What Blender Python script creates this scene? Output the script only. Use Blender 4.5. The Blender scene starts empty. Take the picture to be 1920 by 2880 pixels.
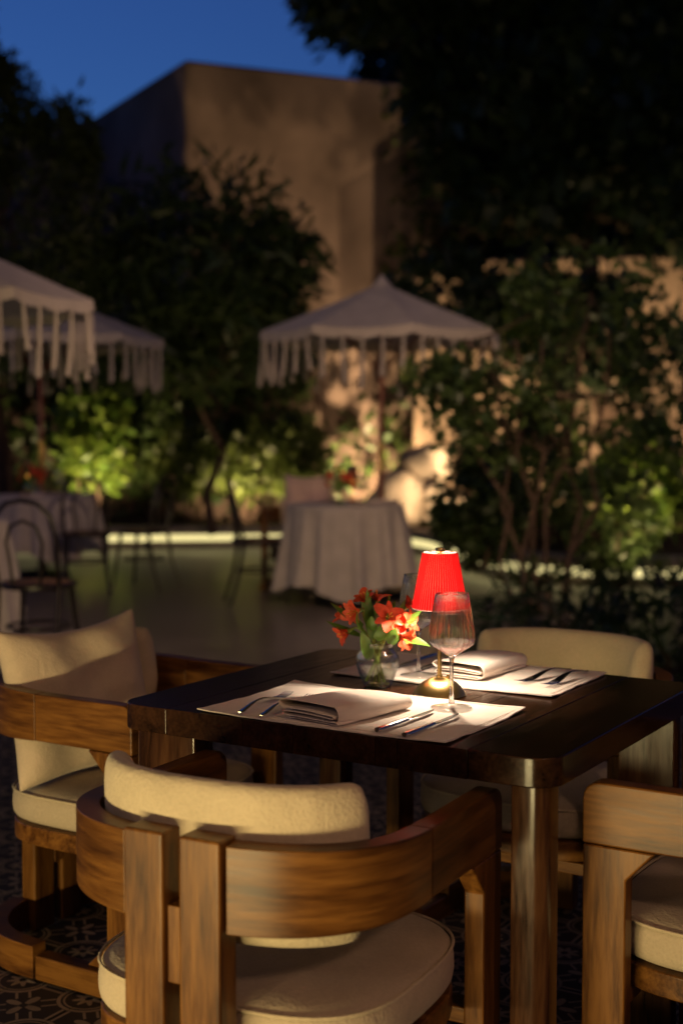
import bpy, bmesh, math, random
import numpy as np
from mathutils import Vector, Matrix, Euler

# ------------------------------------------------------------------ camera, sky, exposure
R = math.radians
SC = bpy.context.scene
COL = SC.collection
CAM_H = 1.268
cam_d = bpy.data.cameras.new('camera')
cam_d.sensor_fit = 'VERTICAL'; cam_d.sensor_height = 36.0; cam_d.sensor_width = 24.0
cam_d.lens = 47.25
cam_d.clip_start = 0.05; cam_d.clip_end = 400
cam_d.dof.use_dof = True
cam_d.dof.focus_distance = 2.47
cam_d.dof.aperture_fstop = 2.5
cam_d.dof.aperture_blades = 0
cam = bpy.data.objects.new('camera', cam_d); COL.objects.link(cam)
cam.location = (0, 0, CAM_H); cam.rotation_euler = (R(90 - 3.36), 0, 0)
SC.camera = cam

world = bpy.data.worlds.new('World'); SC.world = world; world.use_nodes = True
wn = world.node_tree.nodes; wl = world.node_tree.links
wn.clear()
wo = wn.new('ShaderNodeOutputWorld'); bg = wn.new('ShaderNodeBackground')
sky = wn.new('ShaderNodeTexSky'); sky.sky_type = 'NISHITA'; sky.sun_disc = False
sky.sun_elevation = R(-1.0); sky.sun_rotation = R(-35); sky.air_density = 1.0; sky.dust_density = 0.0; sky.ozone_density = 4.6
bg.inputs['Strength'].default_value = 0.50
wl.new(sky.outputs[0], bg.inputs[0]); wl.new(bg.outputs[0], wo.inputs[0])

SC.view_settings.view_transform = 'Standard'; SC.view_settings.look = 'None'
SC.view_settings.exposure = 0.0; SC.view_settings.gamma = 1.0; SC.view_settings.use_curve_mapping = False
SC.render.engine = 'CYCLES'
cy = SC.cycles
cy.use_denoising = True; cy.denoiser = 'OPENIMAGEDENOISE'; cy.denoising_input_passes = 'RGB_ALBEDO_NORMAL'
cy.max_bounces = 9; cy.diffuse_bounces = 3; cy.glossy_bounces = 4; cy.transmission_bounces = 8; cy.transparent_max_bounces = 24
cy.sample_clamp_indirect = 4.0; cy.sample_clamp_direct = 0
cy.caustics_reflective = False; cy.caustics_refractive = False
cy.use_light_tree = True

WARM = (1.0, 0.62, 0.30)
LEDC = (1.0, 0.80, 0.36)

def light(name, kind, loc, energy, color, target=None, **kw):
    d = bpy.data.lights.new(name, kind); d.energy = energy; d.color = color
    for k, v in kw.items(): setattr(d, k, v)
    o = bpy.data.objects.new(name, d); COL.objects.link(o); o.location = loc
    if target is not None:
        o.rotation_euler = (Vector(target) - Vector(loc)).to_track_quat('-Z', 'Y').to_euler()
    return o

# the terrace's own low LED strip behind the camera, the veranda lamps and the garden fill
light('terrace_led_light', 'AREA', (-1.62, -0.02, 0.11), 84.0, (1.0, 0.78, 0.35), (-0.05, 2.10, 0.55), shape='RECTANGLE', size=2.0, size_y=0.08)
light('veranda_lamp_light', 'POINT', (-1.9, -0.6, 2.45), 24.0, (1.0, 0.66, 0.42), shadow_soft_size=0.12)
light('veranda_lamp_light', 'POINT', (1.5, -0.5, 2.45), 54.0, (1.0, 0.58, 0.38), shadow_soft_size=0.12)
light('garden_fill_light', 'SPOT', (0.6, 4.7, 2.90), 300.0, (1.0, 0.64, 0.44), (-1.0, 10.6, 0.6), spot_size=R(70), spot_blend=0.8, shadow_soft_size=0.08)

light('garden_fill_light', 'SPOT', (1.6, 4.7, 2.90), 190.0, (1.0, 0.66, 0.42), (2.2, 11.0, 0.9), spot_size=R(50), spot_blend=0.8, shadow_soft_size=0.08)  # added fill for the foliage at right, no lamp known there

# ------------------------------------------------------------------ helpers
rng = np.random.default_rng(7)
rnd = random.Random(11)

def link(o):
    COL.objects.link(o); return o

def empty(name, loc=(0, 0, 0), rz=0.0):
    o = bpy.data.objects.new(name, None); o.empty_display_size = 0.05
    link(o); o.location = loc; o.rotation_euler = (0, 0, rz); return o

def tag(o, label=None, cat=None, group=None, kind=None):
    if label: o['label'] = label
    if cat: o['category'] = cat
    if group: o['group'] = group
    if kind: o['kind'] = kind
    return o

class MB:
    def __init__(s): s.v = []; s.f = []
    def add(s, verts, faces):
        n = len(s.v); s.v.extend([tuple(p) for p in verts]); s.f.extend([tuple(i + n for i in fc) for fc in faces]); return s
    def box(s, c, d, rz=0.0, rot=None):
        x, y, z = [a / 2 for a in d]
        vs = [(-x, -y, -z), (x, -y, -z), (x, y, -z), (-x, y, -z), (-x, -y, z), (x, -y, z), (x, y, z), (-x, y, z)]
        M = rot if rot is not None else Matrix.Rotation(rz, 3, 'Z')
        vs = [M @ Vector(p) + Vector(c) for p in vs]
        return s.add(vs, [(0, 3, 2, 1), (4, 5, 6, 7), (0, 1, 5, 4), (1, 2, 6, 5), (2, 3, 7, 6), (3, 0, 4, 7)])
    def lathe(s, prof, seg=32, c=(0, 0, 0), mod=None, close=False):
        n = len(prof); vs = []
        for j in range(seg):
            a = 2 * math.pi * j / seg
            for i, (r, z) in enumerate(prof):
                rr = r if mod is None else mod(r, z, a)
                vs.append((c[0] + rr * math.cos(a), c[1] + rr * math.sin(a), c[2] + z))
        fs = []
        for j in range(seg):
            k = (j + 1) % seg
            for i in range(n - 1):
                fs.append((j * n + i, k * n + i, k * n + i + 1, j * n + i + 1))
        if close:
            for i in (0, n - 1):
                fc = [j * n + i for j in range(seg)]
                fs.append(fc if i == n - 1 else fc[::-1])
        return s.add(vs, fs)
    def tube(s, pts, rad, seg=8, flat=1.0, cap=True):
        pts = [Vector(p) for p in pts]; n = len(pts)
        if not hasattr(rad, '__len__'): rad = [rad] * n
        up = Vector((0, 0, 1)); vs = []; prevx = None
        for i, p in enumerate(pts):
            t = (pts[min(i + 1, n - 1)] - pts[max(i - 1, 0)]).normalized()
            if prevx is None:
                a = up if abs(t.z) < 0.9 else Vector((1, 0, 0))
                x = a.cross(t).normalized()
            else:
                x = (prevx - t * prevx.dot(t)).normalized()
            prevx = x; y = t.cross(x)
            for j in range(seg):
                a = 2 * math.pi * j / seg
                vs.append(p + x * math.cos(a) * rad[i] + y * math.sin(a) * rad[i] * flat)
        fs = []
        for i in range(n - 1):
            for j in range(seg):
                k = (j + 1) % seg
                fs.append((i * seg + j, i * seg + k, (i + 1) * seg + k, (i + 1) * seg + j))
        if cap:
            fs.append(tuple(range(seg))[::-1]); fs.append(tuple(range((n - 1) * seg, n * seg)))
        return s.add(vs, fs)
    def prism(s, poly, lo, hi, axis='Z'):
        n = len(poly)
        def mk(a, b, t):
            return {'Z': (a, b, t), 'X': (t, a, b), 'Y': (a, t, b)}[axis]
        vs = [mk(a, b, lo) for a, b in poly] + [mk(a, b, hi) for a, b in poly]
        fs = [tuple(range(n))[::-1], tuple(range(n, 2 * n))] + [(i, (i + 1) % n, (i + 1) % n + n, i + n) for i in range(n)]
        return s.add(vs, fs)
    def grid(s, P, nu, nv, wrapu=False):
        fs = []
        for i in range(nu if wrapu else nu - 1):
            k = (i + 1) % nu
            for j in range(nv - 1):
                fs.append((i * nv + j, k * nv + j, k * nv + j + 1, i * nv + j + 1))
        return s.add(P, fs)
    def build(s, name, mat, parent=None, smooth=True, angle=35, bevel=0, seg=2, subsurf=0, fixn=True):
        me = bpy.data.meshes.new(name)
        me.from_pydata([tuple(p) for p in s.v], [], s.f); me.validate()
        if fixn:
            b = bmesh.new(); b.from_mesh(me); bmesh.ops.remove_doubles(b, verts=b.verts, dist=1e-6)
            bmesh.ops.recalc_face_normals(b, faces=b.faces); b.to_mesh(me); b.free()
        if smooth:
            me.polygons.foreach_set('use_smooth', [True] * len(me.polygons))
            if not subsurf: me.set_sharp_from_angle(angle=R(angle))
        me.materials.append(mat)
        o = link(bpy.data.objects.new(name, me)); o.parent = parent
        if bevel:
            m = o.modifiers.new('bevel', 'BEVEL'); m.width = bevel; m.segments = seg; m.limit_method = 'ANGLE'; m.angle_limit = R(40); m.harden_normals = True
        if subsurf:
            m = o.modifiers.new('sub', 'SUBSURF'); m.levels = subsurf; m.render_levels = subsurf
        return o

def copy_tree(o, parent=None):
    c = o.copy(); COL.objects.link(c); c.parent = parent
    for ch in o.children: copy_tree(ch, c)
    return c

def rrect(hx, hy, r, n=6):
    pts = []
    for cx, cy_, a0 in ((hx - r, hy - r, 0), (-hx + r, hy - r, 90), (-hx + r, -hy + r, 180), (hx - r, -hy + r, 270)):
        for i in range(n + 1):
            a = R(a0 + 90 * i / n); pts.append((cx + r * math.cos(a), cy_ + r * math.sin(a)))
    return pts

# ------------------------------------------------------------------ materials
def mat(name):
    m = bpy.data.materials.new(name); m.use_nodes = True
    nt = m.node_tree; return m, nt.nodes, nt.links, nt.nodes['Principled BSDF']

def node(ns, t, **kw):
    n = ns.new(t)
    for k, v in kw.items():
        if k.startswith('i_'): n.inputs[k[2:].replace('_', ' ')].default_value = v
        else: setattr(n, k, v)
    return n

def ramp(ns, stops):
    r = ns.new('ShaderNodeValToRGB'); e = r.color_ramp.elements
    while len(e) < len(stops): e.new(0.5)
    for i, (p, c) in enumerate(stops):
        e[i].position = p; e[i].color = (*c, 1)
    return r

def simple(name, col, rough=0.5, metal=0.0, var=0.15, scale=8.0, bump=0.0, bscale=60.0, spec=0.5, sheen=0.0, coat=0.0):
    m, ns, ls, p = mat(name)
    p.inputs['Roughness'].default_value = rough; p.inputs['Metallic'].default_value = metal
    p.inputs['Specular IOR Level'].default_value = spec
    if sheen: p.inputs['Sheen Weight'].default_value = sheen
    if coat: p.inputs['Coat Weight'].default_value = coat; p.inputs['Coat Roughness'].default_value = 0.12
    tc = ns.new('ShaderNodeTexCoord')
    nz = node(ns, 'ShaderNodeTexNoise'); nz.inputs['Scale'].default_value = scale; nz.inputs['Detail'].default_value = 5
    ls.new(tc.outputs['Object'], nz.inputs['Vector'])
    c2 = tuple(max(0, c * (1 - var)) for c in col); c1 = tuple(min(1, c * (1 + var)) for c in col)
    r = ramp(ns, [(0.3, c2), (0.7, c1)]); ls.new(nz.outputs[0], r.inputs[0]); ls.new(r.outputs[0], p.inputs['Base Color'])
    if bump:
        n2 = node(ns, 'ShaderNodeTexNoise'); n2.inputs['Scale'].default_value = bscale; n2.inputs['Detail'].default_value = 3
        ls.new(tc.outputs['Object'], n2.inputs['Vector'])
        b = ns.new('ShaderNodeBump'); b.inputs['Strength'].default_value = bump; b.inputs['Distance'].default_value = 0.004
        ls.new(n2.outputs[0], b.inputs['Height']); ls.new(b.outputs[0], p.inputs['Normal'])
    return m

def wood(name, dark, mid, lightc, axis, rough=0.35, gscale=1.0, coat=0.0, spec=0.5, bump=0.12, bent=None):
    # grain stretched along one local axis; each board shifts its figure and tone
    m, ns, ls, p = mat(name)
    tc = ns.new('ShaderNodeTexCoord'); oi = ns.new('ShaderNodeObjectInfo')
    mp = ns.new('ShaderNodeMapping')
    sc = [24 * gscale] * 3; sc['XYZ'.index(axis)] = 2.4 * gscale
    mp.inputs['Scale'].default_value = sc
    off = node(ns, 'ShaderNodeVectorMath', operation='SCALE'); off.inputs[0].default_value = (13, 7, 5); ls.new(oi.outputs['Random'], off.inputs['Scale'])
    ad = node(ns, 'ShaderNodeVectorMath', operation='ADD')
    src = tc.outputs['Object']
    if bent is not None:      # grain follows the bend: length along the arc, distance from its centre, height
        sp = ns.new('ShaderNodeSeparateXYZ'); ls.new(src, sp.inputs[0])
        yy = node(ns, 'ShaderNodeMath', operation='ADD'); yy.inputs[1].default_value = -bent; ls.new(sp.outputs[1], yy.inputs[0])
        an = node(ns, 'ShaderNodeMath', operation='ARCTAN2'); ls.new(yy.outputs[0], an.inputs[0]); ls.new(sp.outputs[0], an.inputs[1])
        al = node(ns, 'ShaderNodeMath', operation='MULTIPLY'); al.inputs[1].default_value = 0.27; ls.new(an.outputs[0], al.inputs[0])
        rr_ = node(ns, 'ShaderNodeVectorMath', operation='LENGTH'); ls.new(src, rr_.inputs[0])
        cb = ns.new('ShaderNodeCombineXYZ'); ls.new(al.outputs[0], cb.inputs[0]); ls.new(sp.outputs[2], cb.inputs[2]); src = cb.outputs[0]
    ls.new(src, mp.inputs['Vector']); ls.new(mp.outputs[0], ad.inputs[0]); ls.new(off.outputs[0], ad.inputs[1])
    n1 = ns.new('ShaderNodeTexNoise'); n1.inputs['Scale'].default_value = 0.9; n1.inputs['Detail'].default_value = 8; n1.inputs['Roughness'].default_value = 0.6; n1.inputs['Distortion'].default_value = 0.7
    ls.new(ad.outputs[0], n1.inputs['Vector'])
    n2 = ns.new('ShaderNodeTexNoise'); n2.inputs['Scale'].default_value = 6.0; n2.inputs['Detail'].default_value = 4
    ls.new(ad.outputs[0], n2.inputs['Vector'])
    mx = node(ns, 'ShaderNodeMath', operation='MULTIPLY_ADD'); mx.inputs[1].default_value = 0.35
    ls.new(n2.outputs[0], mx.inputs[0])
    m7 = node(ns, 'ShaderNodeMath', operation='MULTIPLY'); m7.inputs[1].default_value = 0.72; ls.new(n1.outputs[0], m7.inputs[0]); ls.new(m7.outputs[0], mx.inputs[2])
    r = ramp(ns, [(0.40, dark), (0.52, mid), (0.66, lightc)]); ls.new(mx.outputs[0], r.inputs[0])
    hv = ns.new('ShaderNodeHueSaturation'); ls.new(r.outputs[0], hv.inputs['Color'])
    mr = ns.new('ShaderNodeMapRange'); mr.inputs[3].default_value = 0.76; mr.inputs[4].default_value = 1.10
    ls.new(oi.outputs['Random'], mr.inputs[0]); ls.new(mr.outputs[0], hv.inputs['Value'])
    ls.new(hv.outputs[0], p.inputs['Base Color'])
    rr = ns.new('ShaderNodeMapRange'); rr.inputs[3].default_value = rough - 0.08; rr.inputs[4].default_value = rough + 0.1
    ls.new(n2.outputs[0], rr.inputs[0]); ls.new(rr.outputs[0], p.inputs['Roughness'])
    p.inputs['Specular IOR Level'].default_value = spec
    if coat: p.inputs['Coat Weight'].default_value = coat; p.inputs['Coat Roughness'].default_value = 0.15
    b = ns.new('ShaderNodeBump'); b.inputs['Strength'].default_value = bump; b.inputs['Distance'].default_value = 0.002
    ls.new(mx.outputs[0], b.inputs['Height']); ls.new(b.outputs[0], p.inputs['Normal'])
    return m

def leafmat(name, c1, c2, trans=0.35, rough=0.45):
    m, ns, ls, p = mat(name)
    g = ns.new('ShaderNodeNewGeometry')
    r = ramp(ns, [(0.0, c1), (1.0, c2)]); ls.new(g.outputs['Random Per Island'], r.inputs[0])
    ls.new(r.outputs[0], p.inputs['Base Color']); p.inputs['Roughness'].default_value = rough
    t = ns.new('ShaderNodeBsdfTranslucent'); ls.new(r.outputs[0], t.inputs[0])
    mx = ns.new('ShaderNodeMixShader'); mx.inputs[0].default_value = trans
    ls.new(p.outputs[0], mx.inputs[1]); ls.new(t.outputs[0], mx.inputs[2]); ls.new(mx.outputs[0], ns['Material Output'].inputs[0])
    return m

def fabric(name, col, bump=0.5, bscale=260, sheen=0.3, transl=0.0, var=0.10, wrinkle=0.007):
    m, ns, ls, p = mat(name)
    tc = ns.new('ShaderNodeTexCoord')
    n1 = ns.new('ShaderNodeTexNoise'); n1.inputs['Scale'].default_value = bscale; n1.inputs['Detail'].default_value = 2
    n2 = ns.new('ShaderNodeTexNoise'); n2.inputs['Scale'].default_value = 9; n2.inputs['Detail'].default_value = 4
    n3 = ns.new('ShaderNodeTexVoronoi'); n3.inputs['Scale'].default_value = bscale * 0.55
    for n in (n1, n2, n3): ls.new(tc.outputs['Object'], n.inputs['Vector'])
    ad = node(ns, 'ShaderNodeMath', operation='ADD'); ls.new(n1.outputs[0], ad.inputs[0]); ls.new(n3.outputs[0], ad.inputs[1])
    mm = node(ns, 'ShaderNodeMath', operation='MULTIPLY_ADD'); mm.inputs[1].default_value = 0.25; ls.new(ad.outputs[0], mm.inputs[0]); ls.new(n2.outputs[0], mm.inputs[2])
    r = ramp(ns, [(0.45, tuple(c * (1 - var * 1.6) for c in col)), (1.0, tuple(min(1, c * (1 + var)) for c in col))])
    ls.new(mm.outputs[0], r.inputs[0]); ls.new(r.outputs[0], p.inputs['Base Color'])
    p.inputs['Roughness'].default_value = 0.95; p.inputs['Specular IOR Level'].default_value = 0.15
    p.inputs['Sheen Weight'].default_value = sheen; p.inputs['Sheen Roughness'].default_value = 0.5
    b = ns.new('ShaderNodeBump'); b.inputs['Strength'].default_value = bump; b.inputs['Distance'].default_value = 0.0025
    n4 = ns.new('ShaderNodeTexNoise'); n4.inputs['Scale'].default_value = 13; n4.inputs['Detail'].default_value = 3; n4.inputs['Distortion'].default_value = 1.2
    ls.new(tc.outputs['Object'], n4.inputs['Vector'])
    b2 = ns.new('ShaderNodeBump'); b2.inputs['Strength'].default_value = 0.55; b2.inputs['Distance'].default_value = wrinkle
    ls.new(n4.outputs[0], b2.inputs['Height']); ls.new(b2.outputs[0], b.inputs['Normal'])
    ls.new(ad.outputs[0], b.inputs['Height']); ls.new(b.outputs[0], p.inputs['Normal'])
    if transl:
        t = ns.new('ShaderNodeBsdfTranslucent'); ls.new(r.outputs[0], t.inputs[0])
        mx = ns.new('ShaderNodeMixShader'); mx.inputs[0].default_value = transl
        ls.new(p.outputs[0], mx.inputs[1]); ls.new(t.outputs[0], mx.inputs[2]); ls.new(mx.outputs[0], ns['Material Output'].inputs[0])
    return m

def thin_glass(name, tint=(1, 1, 1), refl=1.0, rough=0.0, ior=1.5, edge=0.5, rim=0.7):
    m, ns, ls, p = mat(name); ns.remove(p)
    t = ns.new('ShaderNodeBsdfTransparent'); t.inputs[0].default_value = (*tint, 1)
    g = ns.new('ShaderNodeBsdfGlossy'); g.inputs['Roughness'].default_value = rough
    lw = ns.new('ShaderNodeLayerWeight'); lw.inputs[0].default_value = 0.5
    pw = node(ns, 'ShaderNodeMath', operation='POWER'); pw.inputs[1].default_value = 4.0; ls.new(lw.outputs['Facing'], pw.inputs[0])
    mu = node(ns, 'ShaderNodeMath', operation='MULTIPLY_ADD'); mu.inputs[1].default_value = rim * refl; mu.inputs[2].default_value = 0.035 * refl; mu.use_clamp = True
    ls.new(pw.outputs[0], mu.inputs[0])
    ed = ramp(ns, [(0.0, tint), (0.62, tuple(c * 0.97 for c in tint)), (1.0, tuple(c * edge for c in tint))]); ls.new(lw.outputs['Facing'], ed.inputs[0]); ls.new(ed.outputs[0], t.inputs[0])
    mx = ns.new('ShaderNodeMixShader'); ls.new(mu.outputs[0], mx.inputs[0]); ls.new(t.outputs[0], mx.inputs[1]); ls.new(g.outputs[0], mx.inputs[2])
    ls.new(mx.outputs[0], ns['Material Output'].inputs[0]); return m

def optic_glass(name, share, refl=2.0):
    # thin clear wall that also bends what stands behind its ribs
    m = thin_glass(name, (0.985, 0.99, 0.985), refl); ns = m.node_tree.nodes; ls = m.node_tree.links
    src = ns['Material Output'].inputs[0].links[0].from_socket
    g = ns.new('ShaderNodeBsdfGlass'); g.inputs['IOR'].default_value = 1.5; g.inputs['Roughness'].default_value = 0.0
    mx = ns.new('ShaderNodeMixShader'); mx.inputs[0].default_value = share
    ls.new(src, mx.inputs[1]); ls.new(g.outputs[0], mx.inputs[2]); ls.new(mx.outputs[0], ns['Material Output'].inputs[0]); return m

def emis(name, col, strength):
    m, ns, ls, p = mat(name); ns.remove(p)
    e = ns.new('ShaderNodeEmission'); e.inputs[0].default_value = (*col, 1); e.inputs[1].default_value = strength
    ls.new(e.outputs[0], ns['Material Output'].inputs[0]); return m

M = {}
cw = ((0.048, 0.0165, 0.004), (0.118, 0.045, 0.0095), (0.205, 0.086, 0.018))
M['chair_x'] = wood('chair_wood_x', *cw, 'X', spec=0.28)
M['chair_bent'] = wood('chair_wood_bent', *cw, 'X', spec=0.28, bent=-0.035)
M['chair_y'] = wood('chair_wood_y', *cw, 'Y', spec=0.28)
M['chair_z'] = wood('chair_wood_z', *cw, 'Z', spec=0.28)
tw = ((0.010, 0.0045, 0.0025), (0.024, 0.010, 0.005), (0.042, 0.017, 0.008))
M['table_y'] = wood('table_wood_y', *tw, 'Y', rough=0.2, spec=0.2, bump=0.02)
M['table_z'] = wood('table_wood_z', (0.02, 0.008, 0.004), (0.05, 0.020, 0.009), (0.085, 0.036, 0.015), 'Z', rough=0.18, spec=0.4, bump=0.03)
M['boucle'] = fabric('boucle', (0.54, 0.44, 0.31), bump=0.34, bscale=300, sheen=0.12)
M['seat'] = fabric('seat_fabric', (0.48, 0.385, 0.28), bump=0.34, bscale=300, sheen=0.12)
M['pillow'] = fabric('pillow_fabric', (0.56, 0.44, 0.33), bump=0.35, bscale=420, sheen=0.2)
M['linen'] = fabric('linen', (0.80, 0.70, 0.62), bump=0.25, bscale=700, sheen=0.15, var=0.05, wrinkle=0.006)
M['cloth'] = fabric('tablecloth', (0.50, 0.45, 0.40), bump=0.2, bscale=300, sheen=0.1, transl=0.12)
M['canopy'] = fabric('canopy', (0.52, 0.46, 0.40), bump=0.2, bscale=300, sheen=0.1, transl=0.22)
M['steel'] = simple('steel', (0.58, 0.55, 0.51), rough=0.16, metal=1.0, var=0.03)
M['brass'] = simple('brass', (0.62, 0.43, 0.17), rough=0.40, metal=1.0, var=0.06, scale=40)
_p = M['brass'].node_tree.nodes['Principled BSDF']; _p.inputs['Anisotropic'].default_value = 0.75; _p.inputs['Roughness'].default_value = 0.32
_t = M['brass'].node_tree.nodes.new('ShaderNodeTangent'); _t.direction_type = 'RADIAL'; _t.axis = 'Z'; M['brass'].node_tree.links.new(_t.outputs[0], _p.inputs['Tangent'])
M['glass'] = optic_glass('clear_glass', 0.5)
M['solid_glass'] = optic_glass('solid_glass', 0.85)
M['stem_glass'] = thin_glass('stem_glass', (0.93, 0.94, 0.93), 2.6)
M['vase_glass'] = optic_glass('vase_glass', 0.16, 1.2)
M['water'] = thin_glass('water', (0.97, 0.985, 0.93), 0.3, edge=0.88, rim=0.2)
M['stucco'] = simple('stucco', (0.27, 0.195, 0.15), rough=0.92, var=0.42, scale=0.8, bump=0.6, bscale=4, spec=0.1)
M['stucco_low'] = simple('stucco_low', (0.40, 0.29, 0.20), rough=0.92, var=0.25, scale=1.4, bump=0.7, bscale=5, spec=0.1)
M['dark_stone'] = simple('dark_stone', (0.10, 0.072, 0.055), rough=0.95, var=0.4, scale=4, bump=0.9, bscale=9, spec=0.1)
M['rock'] = simple('rock', (0.46, 0.38, 0.29), rough=0.9, var=0.35, scale=5, bump=0.9, bscale=14, spec=0.1)
M['kerb'] = simple('kerb_stone', (0.22, 0.18, 0.15), rough=0.7, var=0.25, scale=6, bump=0.3, bscale=40)
M['soil'] = simple('soil', (0.05, 0.035, 0.022), rough=1.0, var=0.4, scale=7, bump=0.8, bscale=20, spec=0.05)
M['bark'] = simple('bark', (0.075, 0.050, 0.036), rough=0.9, var=0.35, scale=14, bump=0.8, bscale=30, spec=0.1)
M['bistro'] = simple('bentwood_dark', (0.018, 0.011, 0.008), rough=0.35, var=0.2)
M['cane'] = simple('cane_seat', (0.30, 0.15, 0.05), rough=0.6, var=0.2, scale=50)
M['pole'] = wood('pole_wood', (0.09, 0.022, 0.009), (0.16, 0.040, 0.015), (0.22, 0.058, 0.024), 'Z', rough=0.4)
M['veranda'] = simple('veranda_plaster', (0.30, 0.25, 0.20), rough=0.9, var=0.1)
M['dark_metal'] = simple('dark_metal', (0.02, 0.018, 0.016), rough=0.45, metal=0.6, var=0.1)
M['led'] = emis('led', (1.0, 0.84, 0.36), 1.1)
M['ember'] = emis('amber_glow', (1.0, 0.38, 0.06), 3.0)
M['leaf_dark'] = leafmat('leaf_dark', (0.030, 0.060, 0.014), (0.080, 0.125, 0.030))
M['leaf_olive'] = leafmat('leaf_olive', (0.045, 0.070, 0.014), (0.11, 0.15, 0.028))
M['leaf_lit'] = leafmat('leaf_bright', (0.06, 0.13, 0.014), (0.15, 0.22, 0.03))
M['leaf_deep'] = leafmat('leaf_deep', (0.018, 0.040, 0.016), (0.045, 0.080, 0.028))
M['bq_leaf'] = leafmat('bouquet_leaf', (0.06, 0.15, 0.02), (0.14, 0.27, 0.04), trans=0.3, rough=0.35)
M['bq_stem'] = simple('flower_stem', (0.26, 0.38, 0.08), rough=0.5, var=0.2)
M['throat'] = simple('flower_throat', (0.75, 0.38, 0.06), rough=0.6, var=0.2, scale=60)

def petal_mat():
    m, ns, ls, p = mat('petal')
    g = ns.new('ShaderNodeNewGeometry')
    tc = ns.new('ShaderNodeTexCoord')
    r = ramp(ns, [(0.0, (0.38, 0.014, 0.008)), (0.45, (0.60, 0.045, 0.014)), (0.75, (0.72, 0.13, 0.05)), (1.0, (0.82, 0.26, 0.15))])
    ls.new(g.outputs['Random Per Island'], r.inputs[0])
    nz = ns.new('ShaderNodeTexNoise'); nz.inputs['Scale'].default_value = 180; ls.new(tc.outputs['Object'], nz.inputs['Vector'])
    hv = ns.new('ShaderNodeHueSaturation'); ls.new(r.outputs[0], hv.inputs['Color'])
    mr = ns.new('ShaderNodeMapRange'); mr.inputs[3].default_value = 0.7; mr.inputs[4].default_value = 1.3; ls.new(nz.outputs[0], mr.inputs[0]); ls.new(mr.outputs[0], hv.inputs['Value'])
    ls.new(hv.outputs[0], p.inputs['Base Color']); p.inputs['Roughness'].default_value = 0.5
    t = ns.new('ShaderNodeBsdfTranslucent'); ls.new(hv.outputs[0], t.inputs[0])
    mx = ns.new('ShaderNodeMixShader'); mx.inputs[0].default_value = 0.3
    ls.new(p.outputs[0], mx.inputs[1]); ls.new(t.outputs[0], mx.inputs[2]); ls.new(mx.outputs[0], ns['Material Output'].inputs[0])
    return m
M['petal'] = petal_mat()

def shade_mat(name, col, tr):
    m, ns, ls, p = mat(name)
    p.inputs['Base Color'].default_value = (*col, 1); p.inputs['Roughness'].default_value = 0.8; p.inputs['Specular IOR Level'].default_value = 0.2
    tc = ns.new('ShaderNodeTexCoord'); nz = ns.new('ShaderNodeTexNoise'); nz.inputs['Scale'].default_value = 300
    mp = ns.new('ShaderNodeMapping'); mp.inputs['Scale'].default_value = (1, 1, 4)
    ls.new(tc.outputs['Object'], mp.inputs[0]); ls.new(mp.outputs[0], nz.inputs[0])
    b = ns.new('ShaderNodeBump'); b.inputs['Strength'].default_value = 0.25; b.inputs['Distance'].default_value = 0.001
    ls.new(nz.outputs[0], b.inputs['Height']); ls.new(b.outputs[0], p.inputs['Normal'])
    t = ns.new('ShaderNodeBsdfTranslucent'); t.inputs[0].default_value = (*col, 1)
    mx = ns.new('ShaderNodeMixShader'); mx.inputs[0].default_value = tr
    ls.new(p.outputs[0], mx.inputs[1]); ls.new(t.outputs[0], mx.inputs[2]); ls.new(mx.outputs[0], ns['Material Output'].inputs[0])
    return m
M['shade_red'] = shade_mat('red_pleated_cloth', (0.80, 0.022, 0.028), 0.30)
M['shade_white'] = shade_mat('white_lining', (0.85, 0.83, 0.78), 0.55)
M['shade_dark'] = simple('dark_shade', (0.02, 0.015, 0.012), rough=0.6, var=0.1)

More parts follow.
